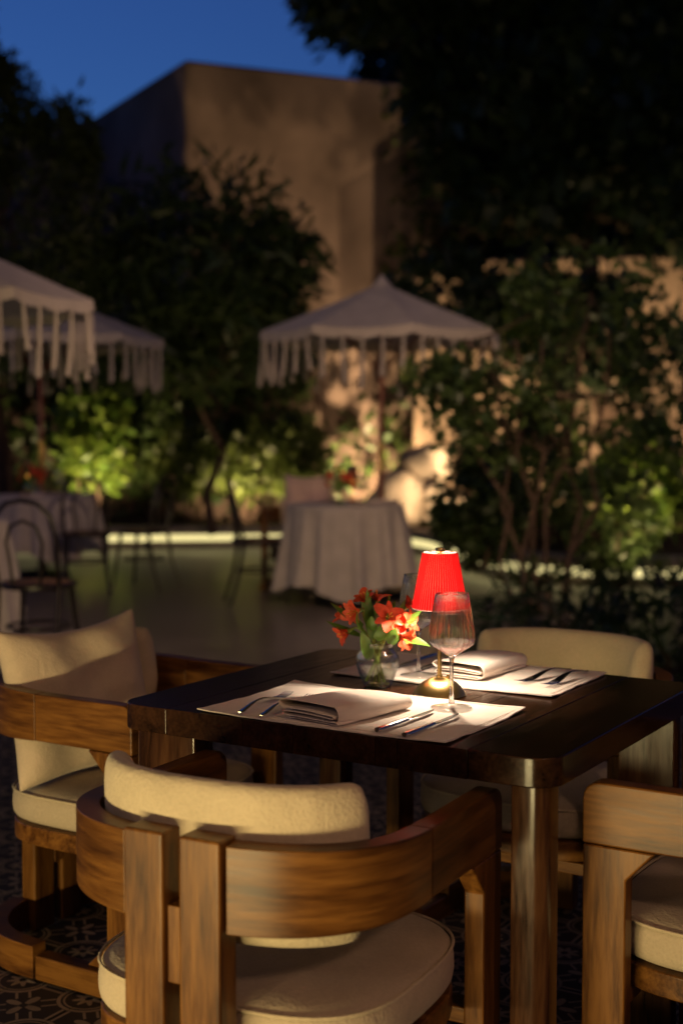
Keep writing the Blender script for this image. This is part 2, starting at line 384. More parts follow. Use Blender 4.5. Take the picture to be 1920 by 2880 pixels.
def tile_mat():
    # cement tile print in the tile's own plan coordinates: charcoal ground with sand coloured bands, rings and leaf shapes
    m, ns, ls, p = mat('cement_tile')
    tc = ns.new('ShaderNodeTexCoord'); g = ns.new('ShaderNodeNewGeometry')
    mp = ns.new('ShaderNodeMapping'); mp.inputs['Rotation'].default_value = (0, 0, R(31.4))
    ls.new(g.outputs['Position'], mp.inputs[0])
    sp = ns.new('ShaderNodeSeparateXYZ'); ls.new(mp.outputs[0], sp.inputs[0])
    def mth(op, a, b=None, c=None):
        n = node(ns, 'ShaderNodeMath', operation=op)
        for i, q in enumerate((a, b, c)):
            if q is None: continue
            if isinstance(q, (int, float)): n.inputs[i].default_value = q
            else: ls.new(q, n.inputs[i])
        return n.outputs[0]
    T = 0.20
    X = mth('DIVIDE', sp.outputs[0], T); Y = mth('DIVIDE', sp.outputs[1], T)
    fx = mth('SUBTRACT', mth('FRACT', X), 0.5); fy = mth('SUBTRACT', mth('FRACT', Y), 0.5)
    ax = mth('ABSOLUTE', fx); ay = mth('ABSOLUTE', fy)
    def band(d, c, w): return mth('LESS_THAN', mth('ABSOLUTE', mth('SUBTRACT', d, c)), w)
    # rings round the tile corners and round the centre
    cx = mth('SUBTRACT', 0.5, ax); cyy = mth('SUBTRACT', 0.5, ay)
    rc = mth('SQRT', mth('ADD', mth('MULTIPLY', cx, cx), mth('MULTIPLY', cyy, cyy)))
    ang = mth('ARCTAN2', cyy, cx)
    r0 = mth('SQRT', mth('ADD', mth('MULTIPLY', fx, fx), mth('MULTIPLY', fy, fy)))
    a0 = mth('ARCTAN2', fy, fx)
    ring = mth('MAXIMUM', band(rc, 0.33, 0.022), band(rc, 0.27, 0.011))
    wob = mth('MULTIPLY_ADD', mth('COSINE', mth('MULTIPLY', ang, 8.0)), 0.045, 0.14)
    flower = mth('LESS_THAN', rc, wob)
    core = mth('GREATER_THAN', rc, 0.045)
    flower = mth('MULTIPLY', flower, core)
    pet = mth('MULTIPLY_ADD', mth('COSINE', mth('MULTIPLY', a0, 4.0)), 0.13, 0.12)
    star = mth('MULTIPLY', mth('LESS_THAN', r0, pet), mth('GREATER_THAN', r0, 0.05))
    # straight double bands along the tile edges, outside the rings
    outside = mth('GREATER_THAN', rc, 0.36)
    edge = mth('MULTIPLY', outside, mth('MAXIMUM', band(ax, 0.455, 0.018), band(ay, 0.455, 0.018)))
    dia = mth('MULTIPLY', mth('MULTIPLY', outside, mth('GREATER_THAN', r0, 0.20)), band(mth('ABSOLUTE', mth('SUBTRACT', ax, ay)), 0.10, 0.022))
    pat = mth('MAXIMUM', mth('MAXIMUM', ring, flower), mth('MAXIMUM', mth('MAXIMUM', star, edge), dia))
    nz = ns.new('ShaderNodeTexNoise'); nz.inputs['Scale'].default_value = 22; nz.inputs['Detail'].default_value = 5; ls.new(g.outputs['Position'], nz.inputs[0])
    wear = mth('MULTIPLY', pat, mth('MULTIPLY_ADD', nz.outputs[0], 0.9, 0.45))
    mc = ns.new('ShaderNodeMix'); mc.data_type = 'RGBA'; mc.clamp_factor = True
    mc.inputs[6].default_value = (0.038, 0.031, 0.025, 1); mc.inputs[7].default_value = (0.36, 0.27, 0.18, 1)
    ls.new(wear, mc.inputs[0]); ls.new(mc.outputs[2], p.inputs['Base Color'])
    p.inputs['Roughness'].default_value = 0.6; p.inputs['Specular IOR Level'].default_value = 0.22
    b = ns.new('ShaderNodeBump'); b.inputs['Strength'].default_value = 0.1; b.inputs['Distance'].default_value = 0.001
    ls.new(nz.outputs[0], b.inputs['Height']); ls.new(b.outputs[0], p.inputs['Normal'])
    return m
M['tile'] = tile_mat()

def floor_mat():
    m, ns, ls, p = mat('polished_floor')
    tc = ns.new('ShaderNodeTexCoord'); nz = ns.new('ShaderNodeTexNoise'); nz.inputs['Scale'].default_value = 1.3; nz.inputs['Detail'].default_value = 7
    ls.new(tc.outputs['Object'], nz.inputs[0])
    r = ramp(ns, [(0.3, (0.10, 0.082, 0.067)), (0.7, (0.18, 0.15, 0.125))]); ls.new(nz.outputs[0], r.inputs[0]); ls.new(r.outputs[0], p.inputs['Base Color'])
    rr = ns.new('ShaderNodeMapRange'); rr.inputs[3].default_value = 0.22; rr.inputs[4].default_value = 0.42; p.inputs['Specular IOR Level'].default_value = 0.3; ls.new(nz.outputs[0], rr.inputs[0]); ls.new(rr.outputs[0], p.inputs['Roughness'])
    return m
M['floor'] = floor_mat()

# ------------------------------------------------------------------ frame of the dining table: near corner, right along v, away along u
YAW = R(31.4)
NEAR = (0.334, 2.099)
UX, UY = math.sin(YAW), math.cos(YAW)
VX, VY = math.cos(YAW), -math.sin(YAW)
def T(u, v, z=0.0):
    return (NEAR[0] + u * UX + v * VX, NEAR[1] + u * UY + v * VY, z)

# ------------------------------------------------------------------ ground, terrace, veranda
def sheet(name, pts, z, m):
    mb = MB(); mb.add([(x, y, z) for x, y in pts], [tuple(range(len(pts)))])
    return tag(mb.build(name, m, smooth=False), kind='structure')
sheet('ground', [(-150, -150), (150, -150), (150, 150), (-150, 150)], -0.03, M['soil'])
sheet('terrace_paving', [(-9, -4), (9, -4), (9, 11.6), (1.6, 11.6), (0.8, 15.2), (-9, 15.2)], 0.0, M['floor'])

# kerb line of the planting bed round the terrace
KERB = [(-7.5, 14.0), (-5, 14.35), (-2.45, 14.72), (-0.87, 14.86), (0.15, 14.75), (0.72, 14.2), (0.98, 13.3), (1.15, 12.4), (1.45, 11.6), (2.0, 11.15), (2.9, 11.05), (4.5, 11.2), (7.5, 11.6)]
def smooth_line(P, n=6):
    P = [Vector((*p, 0)) for p in P]; out = []
    for i in range(len(P) - 1):
        p0 = P[max(i - 1, 0)]; p1 = P[i]; p2 = P[i + 1]; p3 = P[min(i + 2, len(P) - 1)]
        for k in range(n):
            t = k / n
            out.append(0.5 * ((2 * p1) + (-p0 + p2) * t + (2 * p0 - 5 * p1 + 4 * p2 - p3) * t * t + (-p0 + 3 * p1 - 3 * p2 + p3) * t ** 3))
    out.append(P[-1]); return out
def sweep(line, prof, closed=True):
    # prof: (offset towards the bed, z)
    n = len(line); vs = []
    for i, p in enumerate(line):
        t = (line[min(i + 1, n - 1)] - line[max(i - 1, 0)]).normalized(); nrm = Vector((-t.y, t.x, 0))
        for o, z in prof: vs.append((p.x + nrm.x * o, p.y + nrm.y * o, z))
    m = len(prof); fs = []
    for i in range(n - 1):
        for j in range(m if closed else m - 1):
            k = (j + 1) % m
            fs.append((i * m + j, (i + 1) * m + j, (i + 1) * m + k, i * m + k))
    return vs, fs
KL = smooth_line(KERB)
mb = MB(); mb.add(*sweep(KL, [(0.06, 0.0), (0.06, 0.165), (0.0, 0.165), (0.0, 0.235), (0.32, 0.235), (0.32, 0.0)]))
tag(mb.build('kerb', M['kerb'], angle=30), kind='structure')
mb = MB(); mb.add(*sweep(KL, [(0.035, 0.075), (0.02, 0.145), (0.055, 0.145), (0.055, 0.075)]))
tag(mb.build('led_strip', M['led']), 'glowing pale yellow light strip under the lip of the garden kerb', 'light strip')
# planting bed behind the kerb
bed = [(p.x, p.y) for p in KL]
mb = MB(); vs = []; fs = []
n = len(KL)
for p in KL:
    for k, d in enumerate((0.3, 1.5, 4.0, 9.0)):
        vs.append((p.x * (1 + 0.02 * k), p.y + d, 0.2 + (0.06 * k if k < 3 else 0.1) + 0.05 * math.sin(3 * p.x + 2 * k)))
for i in range(n - 1):
    for k in range(3): fs.append((i * 4 + k, (i + 1) * 4 + k, (i + 1) * 4 + k + 1, i * 4 + k + 1))
mb.add(vs, fs); tag(mb.build('planting_bed', M['soil']), kind='structure')

# tiled dining floor: a tile bed, and the tiles one by one where they can be seen
TS = 0.20
bedp = [(-4.0, -3.0), (4.5, -3.0), (4.5, 6.4), (-4.0, 6.4)]
sheet('tile_bed', bedp, 0.004, M['tile'])
tfloor = empty('tiled_floor'); tag(tfloor, kind='structure')
tm = None
cells = []
ca, sa = math.cos(YAW), math.sin(YAW)
for i in range(-40, 60):
    for j in range(-10, 60):
        # plan coordinates used by the print: rotate the position by +yaw
        a, b = (i + 0.5) * TS, (j + 0.5) * TS
        x = a * ca + b * sa; y = -a * sa + b * ca
        if 1.7 < y < 5.6 and abs(x) < 0.27 * y + 0.14: cells.append((y, x))
cells.sort(); cells = cells[:300]
for y, x in cells:
    if tm is None:
        mb = MB(); h = TS / 2 - 0.0008; c = 0.0012
        mb.add([(-h, -h, 0), (h, -h, 0), (h, h, 0), (-h, h, 0), (-h, -h, 0.006), (h, -h, 0.006), (h, h, 0.006), (-h, h, 0.006),
                (-h + c, -h + c, 0.007), (h - c, -h + c, 0.007), (h - c, h - c, 0.007), (-h + c, h - c, 0.007)],
               [(0, 1, 5, 4), (1, 2, 6, 5), (2, 3, 7, 6), (3, 0, 4, 7), (4, 5, 9, 8), (5, 6, 10, 9), (6, 7, 11, 10), (7, 4, 8, 11), (8, 9, 10, 11)])
        to = mb.build('tile', M['tile'], tfloor, smooth=False); tm = to.data
    else:
        to = link(bpy.data.objects.new('tile', tm)); to.parent = tfloor
    to.location = (x, y, 0.005 + rnd.uniform(0, 0.0006)); to.rotation_euler = (rnd.uniform(-0.002, 0.002), rnd.uniform(-0.002, 0.002), -YAW)

mb = MB(); mb.box((0, 5.75, 3.62), (9.0, 1.5, 0.06)); tag(mb.build('sky_block_eave', M['veranda'], smooth=False), kind='structure')  # unseen slab, added to cut blue sky reflections on the table
# low kerb behind the viewer that carries the near light strip
kb = MB(); kb.box((0, -0.22, 0.11), (2.2, 0.36, 0.22)); kb.box((0, -0.02, 0.205), (2.2, 0.08, 0.03))
kbo = kb.build('near_kerb', M['kerb'], smooth=False); kbo.location = (-1.62, -0.02, 0.004); kbo.rotation_euler = (0, 0, math.atan2(2.12, 1.57) - R(90)); tag(kbo, kind='structure')

# unseen: roof added to keep blue skylight off the dining floor, and back wall
mb = MB(); mb.box((0, 1.1, 3.12), (9.0, 7.8, 0.16)); tag(mb.build('sky_block_roof', M['veranda'], smooth=False), kind='structure')
mb = MB(); mb.box((0, -2.9, 1.6), (9.0, 0.25, 3.2)); tag(mb.build('house_wall', M['veranda'], smooth=False), kind='structure')

# ------------------------------------------------------------------ buildings behind
def wall_block(name, pts, z0, z1, m, label, cat='building', cope=0.0):
    root = empty(name, (pts[0][0], pts[0][1], 0)); tag(root, label, cat)
    ox, oy = pts[0]
    mb = MB(); P = [(x - ox, y - oy) for x, y in pts]
    mb.prism(P, z0, z1); mb.build('wall', m, root, smooth=False, bevel=0.06, seg=2)
    if cope:
        cx = sum(p[0] for p in P) / len(P); cy_ = sum(p[1] for p in P) / len(P)
        Q = [(cx + (x - cx) * 1.02, cy_ + (y - cy_) * 1.02) for x, y in P]
        mb = MB(); mb.prism(Q, z1 + 0.002, z1 + cope); mb.build('coping', M['kerb'], root, smooth=False, bevel=0.02)
    return root
wall_block('stucco_building', [(-2.0, 17.5), (3.0, 19.6), (1.2, 24.2), (-4.2, 21.5)], 0, 6.05, M['stucco'], 'tall tan plaster building whose corner stands against the blue sky')
wall_block('stucco_annex', [(-3.3, 20.6), (-3.6, 22.5), (-9.5, 22.5), (-9.5, 20.2)], 0, 5.98, M['stucco'], 'lower plaster wall running left from the tan corner building')
wall_block('garden_wall', [(0.9, 16.9), (9.0, 15.4), (9.1, 15.9), (0.95, 17.4)], 0, 3.42, M['stucco_low'], 'ochre garden wall behind the trees beside the tan building', 'wall')
wall_block('retaining_wall', [(-9.0, 16.6), (-0.35, 16.2), (-0.3, 16.6), (-9.0, 17.0)], 0, 2.3, M['dark_stone'], 'dark rough stone wall behind the low shrubs', 'wall')

# ------------------------------------------------------------------ dining table
TW, TD, TH, TT = 0.90, 0.776, 0.75, 0.050
tc_ = T(TD / 2, -TW / 2)
table = empty('dining_table', (tc_[0], tc_[1], 0), -YAW)
tag(table, 'dark brown lacquered wooden dining table set with placemats and a red lamp', 'table')
seams = [-0.45, -0.327, -0.152, -0.043, 0.125, 0.168, 0.30, 0.45]
rc = 0.05
for i in range(len(seams) - 1):
    a, b = seams[i], seams[i + 1]
    g = 0.0004
    left, right = i == 0, i == len(seams) - 2
    hy = TD / 2
    poly = []
    def arc(cx, cy_, a0):
        return [(cx + rc * math.cos(R(a0 + 90 * k / 7)), cy_ + rc * math.sin(R(a0 + 90 * k / 7))) for k in range(8)]
    poly += arc(b - rc, hy - rc, 0) if right else [(b - g, hy)]
    poly += arc(a + rc, hy - rc, 90) if left else [(a + g, hy)]
    poly += arc(a + rc, -hy + rc, 180) if left else [(a + g, -hy)]
    poly += arc(b - rc, -hy + rc, 270) if right else [(b - g, -hy)]
    mb = MB(); mb.prism(poly, TH - TT, TH)
    mb.build('plank', M['table_y'], table, bevel=0.0007 if not (left or right) else 0.003, seg=2, angle=30)
# legs: boards set like a pinwheel, the outer edge turned round
def board_leg(sx, sy, L, Wd):
    hx, hy, r = L / 2, Wd / 2, 0.026
    cx = sx * (TW / 2 - 0.022 - hx); cy_ = sy * (TD / 2 - 0.022 - hy)
    pts = []
    for px, py, a0 in ((1, 1, 0), (-1, 1, 90), (-1, -1, 180), (1, -1, 270)):
        rr = r if (px == sx and py == sy) else 0.004
        for k in range(7):
            a = R(a0 + 90 * k / 6); pts.append((cx + px * (hx - rr) + rr * math.cos(a), cy_ + py * (hy - rr) + rr * math.sin(a)))
    mb = MB(); mb.prism(pts, 0.012, TH - TT - 0.001)
    return mb.build('leg', M['table_z'], table, angle=30)
board_leg(1, -1, 0.060, 0.060); board_leg(-1, -1, 0.150, 0.060); board_leg(-1, 1, 0.060, 0.060); board_leg(1, 1, 0.120, 0.060)

# ------------------------------------------------------------------ armchairs
def arc_u(hw, back, tip, n=18, ycut=-0.03):
    """plan line of the U from the right tip round the back to the left tip"""
    pts = []
    for k in range(n + 1):
        a = math.pi * k / n
        pts.append((hw * math.cos(a), ycut - back * math.sin(a)))
    return pts
def make_armchair():
    root = empty('armchair')
    HW, BK, YC, TIP, TH_ = 0.276, 0.235, -0.035, 0.250, 0.038
    def zb(y):   # lower and upper edge of the rail along the chair
        t = min(1, max(0, (YC - y) / BK))
        return 0.556 - 0.010 * t, 0.664 + 0.010 * t
    PE = 2.5
    def se(a, hw, bk):
        c, s_ = math.cos(a), math.sin(a)
        return hw * math.copysign(abs(c) ** (2 / PE), c), YC - bk * abs(s_) ** (2 / PE)
    def sen(a, hw, bk):
        x, y = se(a, hw, bk)
        nx = math.copysign(abs(x / hw) ** (PE - 1) / hw, x); ny = -abs((y - YC) / bk) ** (PE - 1) / bk
        L = math.hypot(nx, ny); return x, y, nx / L, ny / L
    # straight arms with rounded outer tip
    for s in (1, -1):
        z0, z1 = zb(0.2)
        prof = [(YC, z0)] + [(TIP, z0)] + [(TIP - 0.03 + 0.03 * math.cos(R(90 * k / 5)), z1 - 0.03 + 0.03 * math.sin(R(90 * k / 5))) for k in range(6)] + [(YC, z1)]
        mb = MB(); mb.prism(prof, s * HW - TH_ / 2, s * HW + TH_ / 2, 'X')
        mb.build('arm', M['chair_y'], root, bevel=0.004, seg=2, angle=30)
        # leg with slanting brackets up to the arm and down to the runner
        y1, y0 = TIP - 0.001, TIP - 0.078
        prof = [(y1, 0.066), (y1, z0 - 0.001), (y0 - 0.05, z0 - 0.001), (y0, z0 - 0.055), (y0, 0.12), (y0 - 0.06, 0.066)]
        mb = MB(); mb.prism(prof, s * HW - TH_ / 2 + 0.001, s * HW + TH_ / 2 - 0.001, 'X')
        mb.build('leg', M['chair_z'], root, bevel=0.004, seg=2, angle=30)
    # curved back rail, two bent boards each side, stopping at the upright boards
    def bent(a0, a1, hw, bk, zf, th, name, m, n=24):
        mb = MB(); vs = []; 
        for k in range(n + 1):
            a = a0 + (a1 - a0) * k / n
            x, y, nx, ny = sen(a, hw, bk)
            z0, z1 = zf(y)
            for o, z in ((-th / 2, z0), (th / 2, z0), (th / 2, z1), (-th / 2, z1)):
                vs.append((x + nx * o, y + ny * o, z))
        fs = []
        for k in range(n):
            for j in range(4):
                q = (j + 1) % 4; fs.append((k * 4 + j, (k + 1) * 4 + j, (k + 1) * 4 + q, k * 4 + q))
        fs.append((0, 1, 2, 3)); fs.append((n * 4 + 3, n * 4 + 2, n * 4 + 1, n * 4))
        mb.add(vs, fs); return mb.build(name, m, root, bevel=0.0022, seg=2, angle=40)
    am = math.acos((0.086 / HW) ** (PE / 2))
    for lo, hi in ((0.0, am),):
        bent(lo, hi, HW, BK, zb, TH_, 'back_rail', M['chair_bent'])
        bent(math.pi - lo, math.pi - hi, HW, BK, zb, TH_, 'back_rail', M['chair_bent'])
    # upright boards at the back with a slot between, held by two blocks
    yb = YC - BK
    for s in (1, -1):
        mb = MB(); mb.box((s * 0.049, yb + 0.000, 0.342), (0.071, 0.046, 0.678)); mb.build('back_post', M['chair_z'], root, bevel=0.005, seg=2)
    for z in (0.515, 0.22):
        mb = MB(); mb.box((0, yb + 0.006, z), (0.0275, 0.036, 0.115)); mb.build('spacer_block', M['chair_z'], root, bevel=0.002)
    # floor runner: a bent U on the ground
    zr = lambda y: (0.008, 0.085)
    HR, BR = HW + 0.014, BK + 0.028
    amr = math.acos((0.086 / HR) ** (PE / 2))
    for sgn in (0, 1):
        f = (lambda a: a) if sgn == 0 else (lambda a: math.pi - a)
        bent(f(0), f(amr), HR, BR, zr, 0.044, 'runner', M['chair_bent'])
        s = 1 if sgn == 0 else -1
        mb = MB(); mb.box((s * HR, (TIP + YC) / 2 + 0.004, 0.0365), (0.044, TIP - YC - 0.006, 0.057)); mb.build('runner', M['chair_y'], root, bevel=0.004)
    # seat: wooden apron and round cushion
    def plan(a, hx, yf, ybk, p=3.3):
        c, s_ = math.cos(a), math.sin(a)
        x = hx * math.copysign(abs(c) ** (2 / p), c); y = math.copysign(abs(s_) ** (2 / p), s_)
        return x, (y * yf if y > 0 else y * ybk)
    N = 40
    ap = [plan(2 * math.pi * k / N, 0.262, 0.255, 0.228) for k in range(N)]
    mb = MB(); mb.prism(ap, 0.298, 0.342); mb.build('seat_frame', M['chair_x'], root, bevel=0.004, angle=30)
    mb = MB(); vs = []
    prof = [(0.90, 0.343), (0.985, 0.350), (1.0, 0.368), (1.0, 0.392), (0.985, 0.412), (0.95, 0.420), (0.82, 0.427), (0.55, 0.434), (0.25, 0.437), (0.0, 0.438)]
    for k in range(N):
        x, y = plan(2 * math.pi * k / N, 0.265, 0.260, 0.234)
        for s_, z in prof:
            vs.append((x * s_, y * s_, z + (0.002 * math.sin(5 * x * s_ * 9 + y * 14) if s_ < 0.9 else 0)))
    mb.grid(vs, N, len(prof), wrapu=True)
    cush = mb.build('seat_cushion', M['seat'], root, subsurf=1)
    pp = [Vector((plan(2 * math.pi * k / 60, 0.2622, 0.2572, 0.2312)[0], plan(2 * math.pi * k / 60, 0.2622, 0.2572, 0.2312)[1], 0.4145)) for k in range(61)]
    mb = MB(); mb.tube(pp, 0.0028, 6, cap=False); mb.build('piping', M['boucle'], cush)
    mb = MB(); mb.box((0, 0.205, 0.283), (2 * HW - TH_, 0.05, 0.028)); mb.build('seat_rail', M['chair_x'], root, bevel=0.003)
    # padded back inside the rail
    mb = MB(); vs = []; nU, nV = 25, 20
    hw, bk = HW - 0.054, BK - 0.052
    for i in range(nU):
        t = -1 + 2 * i / (nU - 1)
        a = math.pi / 2 + t * R(76)
        end = max(0.0, (abs(t) - 0.84) / 0.16)
        sc = math.sqrt(max(0.0, 1 - end ** 2.4)) * 0.985 + 0.015
        x, y, nx, ny = sen(a, hw, bk)
        hz = 0.122 * (0.60 + 0.40 * sc) * (sc if end > 0.93 else 1); hth = 0.030 * sc
        zc = 0.625 - 0.012 * (1 - sc) + 0.004 * (1 - t * t)
        for j in range(nV):
            b = 2 * math.pi * j / nV
            c, s_ = math.cos(b), math.sin(b)
            oz = hz * math.copysign(abs(s_) ** 0.62, s_); on = hth * math.copysign(abs(c) ** 0.72, c)
            if oz > 0: on += 0.012 * (oz / hz) ** 2 * sc       # leans back over the rail
            vs.append((x + nx * on, y + ny * on, zc + oz))
    fs = []
    for i in range(nU - 1):
        for j in range(nV):
            k = (j + 1) % nV; fs.append((i * nV + j, (i + 1) * nV + j, (i + 1) * nV + k, i * nV + k))
    fs.append(tuple(range(nV))); fs.append(tuple(range((nU - 1) * nV, nU * nV))[::-1])
    mb.add(vs, fs); mb.build('back_pad', M['boucle'], root, subsurf=1)
    return root

chair0 = make_armchair()
GRP = 'armchairs round the dining table'
def put_chair(first, u, v, rot, label, group=GRP):
    o = chair0 if first else copy_tree(chair0)
    o.location = T(u, v, 0.0125); o.rotation_euler = (0, 0, rot - YAW); tag(o, label, 'armchair', group); return o
put_chair(True, -0.182, -0.405, R(3), 'wooden armchair seen from behind, its slotted back boards nearest the viewer')
put_chair(False, 0.475, 0.230, R(90), 'wooden armchair cut by the picture edge, its arm and leg beside the table corner')
chl = put_chair(False, 0.545, -1.325, R(-90), 'wooden armchair holding a loose cushion at the left end of the table')
put_chair(False, 1.055, -0.465, R(180), 'wooden armchair across the table, its pale rounded back above the tabletop')

# loose cushion on the left chair
def make_cushion(name, label, loc, rot, w=0.44, h=0.42, th=0.085, seed=3):
    mb = MB(); n = 21; top = []; bot = []
    for i in range(n):
        for j in range(n):
            a = -1 + 2 * i / (n - 1); b = -1 + 2 * j / (n - 1)
            pin = 1 - 0.10 * (1 - abs(a) ** 2) * abs(b) ** 3
            pin2 = 1 - 0.10 * (1 - abs(b) ** 2) * abs(a) ** 3
            x = a * w / 2 * pin2; z = b * h / 2 * pin
            t = th * ((1 - a ** 4) * (1 - b ** 4)) ** 0.55
            wr = 0.008 * math.sin(7 * a + 3 * b + seed) * (1 - a * a) + 0.005 * math.sin(11 * b - 5 * a + seed) * (1 - b * b) * (1 - a * a)
            lift = 0.018 * max(0, b) * (a ** 2)
            top.append((x, -t - wr, z + lift)); bot.append((x, t * 0.9 - wr, z + lift))
    mb.grid(top, n, n); mb.grid([p for p in bot], n, n)
    o = mb.build(name, M['pillow'], subsurf=1)
    o.location = loc; o.rotation_euler = rot; return tag(o, label, 'cushion', 'loose cushions')
cl = T(0.470, -1.425, 0.622)
cu = make_cushion('cushion', 'beige loose cushion leaning in the armchair at the left end of the table', cl, Euler((R(0), 0, 0)), w=0.43, h=0.38, th=0.058)
cu.rotation_mode = 'XYZ'
cu.matrix_world = Matrix.Translation(cl) @ Matrix.Rotation(-YAW + R(90 - 12), 4, 'Z') @ Matrix.Rotation(R(-13), 4, 'X') @ Matrix.Rotation(R(-2), 4, 'Y')

# ------------------------------------------------------------------ table linen
def placemat(u0, u1, v0, v1, label, seed):
    n, m = 31, 21; th = 0.0024
    c = T((u0 + u1) / 2, (v0 + v1) / 2, 0)
    w, d = v1 - v0, u1 - u0
    r2 = random.Random(seed); ph = [r2.uniform(0, 6) for _ in range(6)]
    vt = []; vb = []
    for i in range(n):
        for j in range(m):
            a = -1 + 2 * i / (n - 1); b = -1 + 2 * j / (m - 1)
            x = a * w / 2 + 0.0016 * math.sin(4 * b + ph[0]); y = b * d / 2 + 0.0016 * math.sin(5 * a + ph[1])
            z = TH + 0.0006 + 0.0007 * (1 + math.sin(6 * a + 3 * b + ph[2])) + 0.0005 * (1 + math.sin(15 * b - 4 * a + ph[3])) + 0.0003 * math.sin(23 * a + 9 * b + ph[4]) + 0.003 * (abs(a * b)) ** 5
            vt.append((x, y, z + th)); vb.append((x, y, z))
    mb = MB(); mb.grid(vt, n, m)
    k0 = len(mb.v); mb.grid(vb, n, m)
    bd = [i * m for i in range(n)] + [(n - 1) * m + j for j in range(1, m)] + [i * m + m - 1 for i in range(n - 2, -1, -1)] + [j for j in range(m - 2, 0, -1)]
    for q in range(len(bd)):
        p, s_ = bd[q], bd[(q + 1) % len(bd)]; mb.f.append((p, s_, s_ + k0, p + k0))
    o = mb.build('placemat', M['linen'], angle=60); o.location = (c[0], c[1], 0); o.rotation_euler = (0, 0, -YAW)
    # stitched hem as a raised cord just inside the rim
    hem = MB(); q = 0.010
    loop = [(-w / 2 + q, -d / 2 + q), (w / 2 - q, -d / 2 + q), (w / 2 - q, d / 2 - q), (-w / 2 + q, d / 2 - q), (-w / 2 + q, -d / 2 + q)]
    pts = []
    for k in range(4):
        for s_ in range(14):
            t = s_ / 14; pts.append((loop[k][0] * (1 - t) + loop[k + 1][0] * t, loop[k][1] * (1 - t) + loop[k + 1][1] * t, TH + 0.0052))
    pts.append(pts[0]); hem.tube(pts, 0.0007, 5, cap=False); hem.build('hem', M['linen'], o)
    return tag(o, label, 'placemat', 'placemats')
placemat(0.004, 0.335, -0.708, -0.192, 'cream linen placemat at the near edge of the table under the wine glass', 1)
placemat(0.465, 0.772, -0.706, -0.196, 'cream linen placemat on the far side of the table behind the lamp', 2)

def napkin(u0, u1, v0, v1, rot, label, seed, th=0.030):
    # a cloth folded over and over: layers as one ribbon that turns at both ends
    W2 = (v1 - v0) / 2; D = u1 - u0
    c = T((u0 + u1) / 2, (v0 + v1) / 2, 0)
    r2 = random.Random(seed)
    path = []; nl = 4; dz = th * 0.50 / (nl - 1); z = 0.002
    def seg_(x0, x1, z0, bow, k=12):
        for q in range(k):
            t = q / (k - 1); path.append((x0 + (x1 - x0) * t, z0 + bow * math.sin(math.pi * t)))
    def turn(x, zc, rz, rx, sg, k=6):
        for q in range(1, k):
            an = R(-90 + 180 * q / k); path.append((x + sg * rx * math.cos(an), zc + rz * math.sin(an)))
    e = 0.011
    for L in range(nl):      # the folds inside
        sg = 1 if L % 2 == 0 else -1
        a, b = -sg * (W2 - e - 0.003 * L), sg * (W2 - e - 0.002 * L)
        seg_(a, b, z, 0.0006 * L)
        if L < nl - 1: turn(b, z + dz / 2, dz / 2, dz * 0.8, sg); z += dz
    # the last turn comes up round the left side, over the top and rolls down on the right
    turn(-(W2 - e), (z + th) / 2, (th - z) / 2, 0.012, -1, 8)
    seg_(-(W2 - e), W2 - 0.016, th, 0.0022, 16)
    for q in range(1, 9):
        an = R(90 - 165 * q / 8); path.append((W2 - 0.016 + 0.015 * math.cos(an), th / 2 + 0.001 + (th / 2) * math.sin(an)))
    n = len(path); m = 15; vs = []
    for i, (x, zz) in enumerate(path):
        f = i / (n - 1)
        for j in range(m):
            b = j / (m - 1)
            sag = 1 - 0.26 * b + 0.05 * math.sin(3.0 * b + seed)
            vs.append((x + 0.004 * math.sin(4 * b + f * 3 + seed), -D / 2 + D * b + 0.003 * math.sin(6 * f + seed), zz * sag + 0.0012 * math.sin(9 * b + 20 * f)))
    mb = MB(); mb.grid(vs, n, m)
    o = mb.build('napkin', M['linen'], fixn=True, angle=75)
    md = o.modifiers.new('solid', 'SOLIDIFY'); md.thickness = 0.0022; md.offset = 0
    md = o.modifiers.new('sub', 'SUBSURF'); md.levels = 1; md.render_levels = 1
    o.location = (c[0], c[1], TH + 0.0055); o.rotation_euler = (0, 0, -YAW + rot)
    return tag(o, label, 'napkin', 'folded napkins')
napkin(0.014, 0.225, -0.522, -0.384, R(-8), 'thickly folded cream napkin between the forks and knives on the near placemat', 2, th=0.033)
napkin(0.540, 0.755, -0.495, -0.372, R(-3), 'folded cream napkin lying on the far placemat behind the brass lamp base', 5, th=0.034)

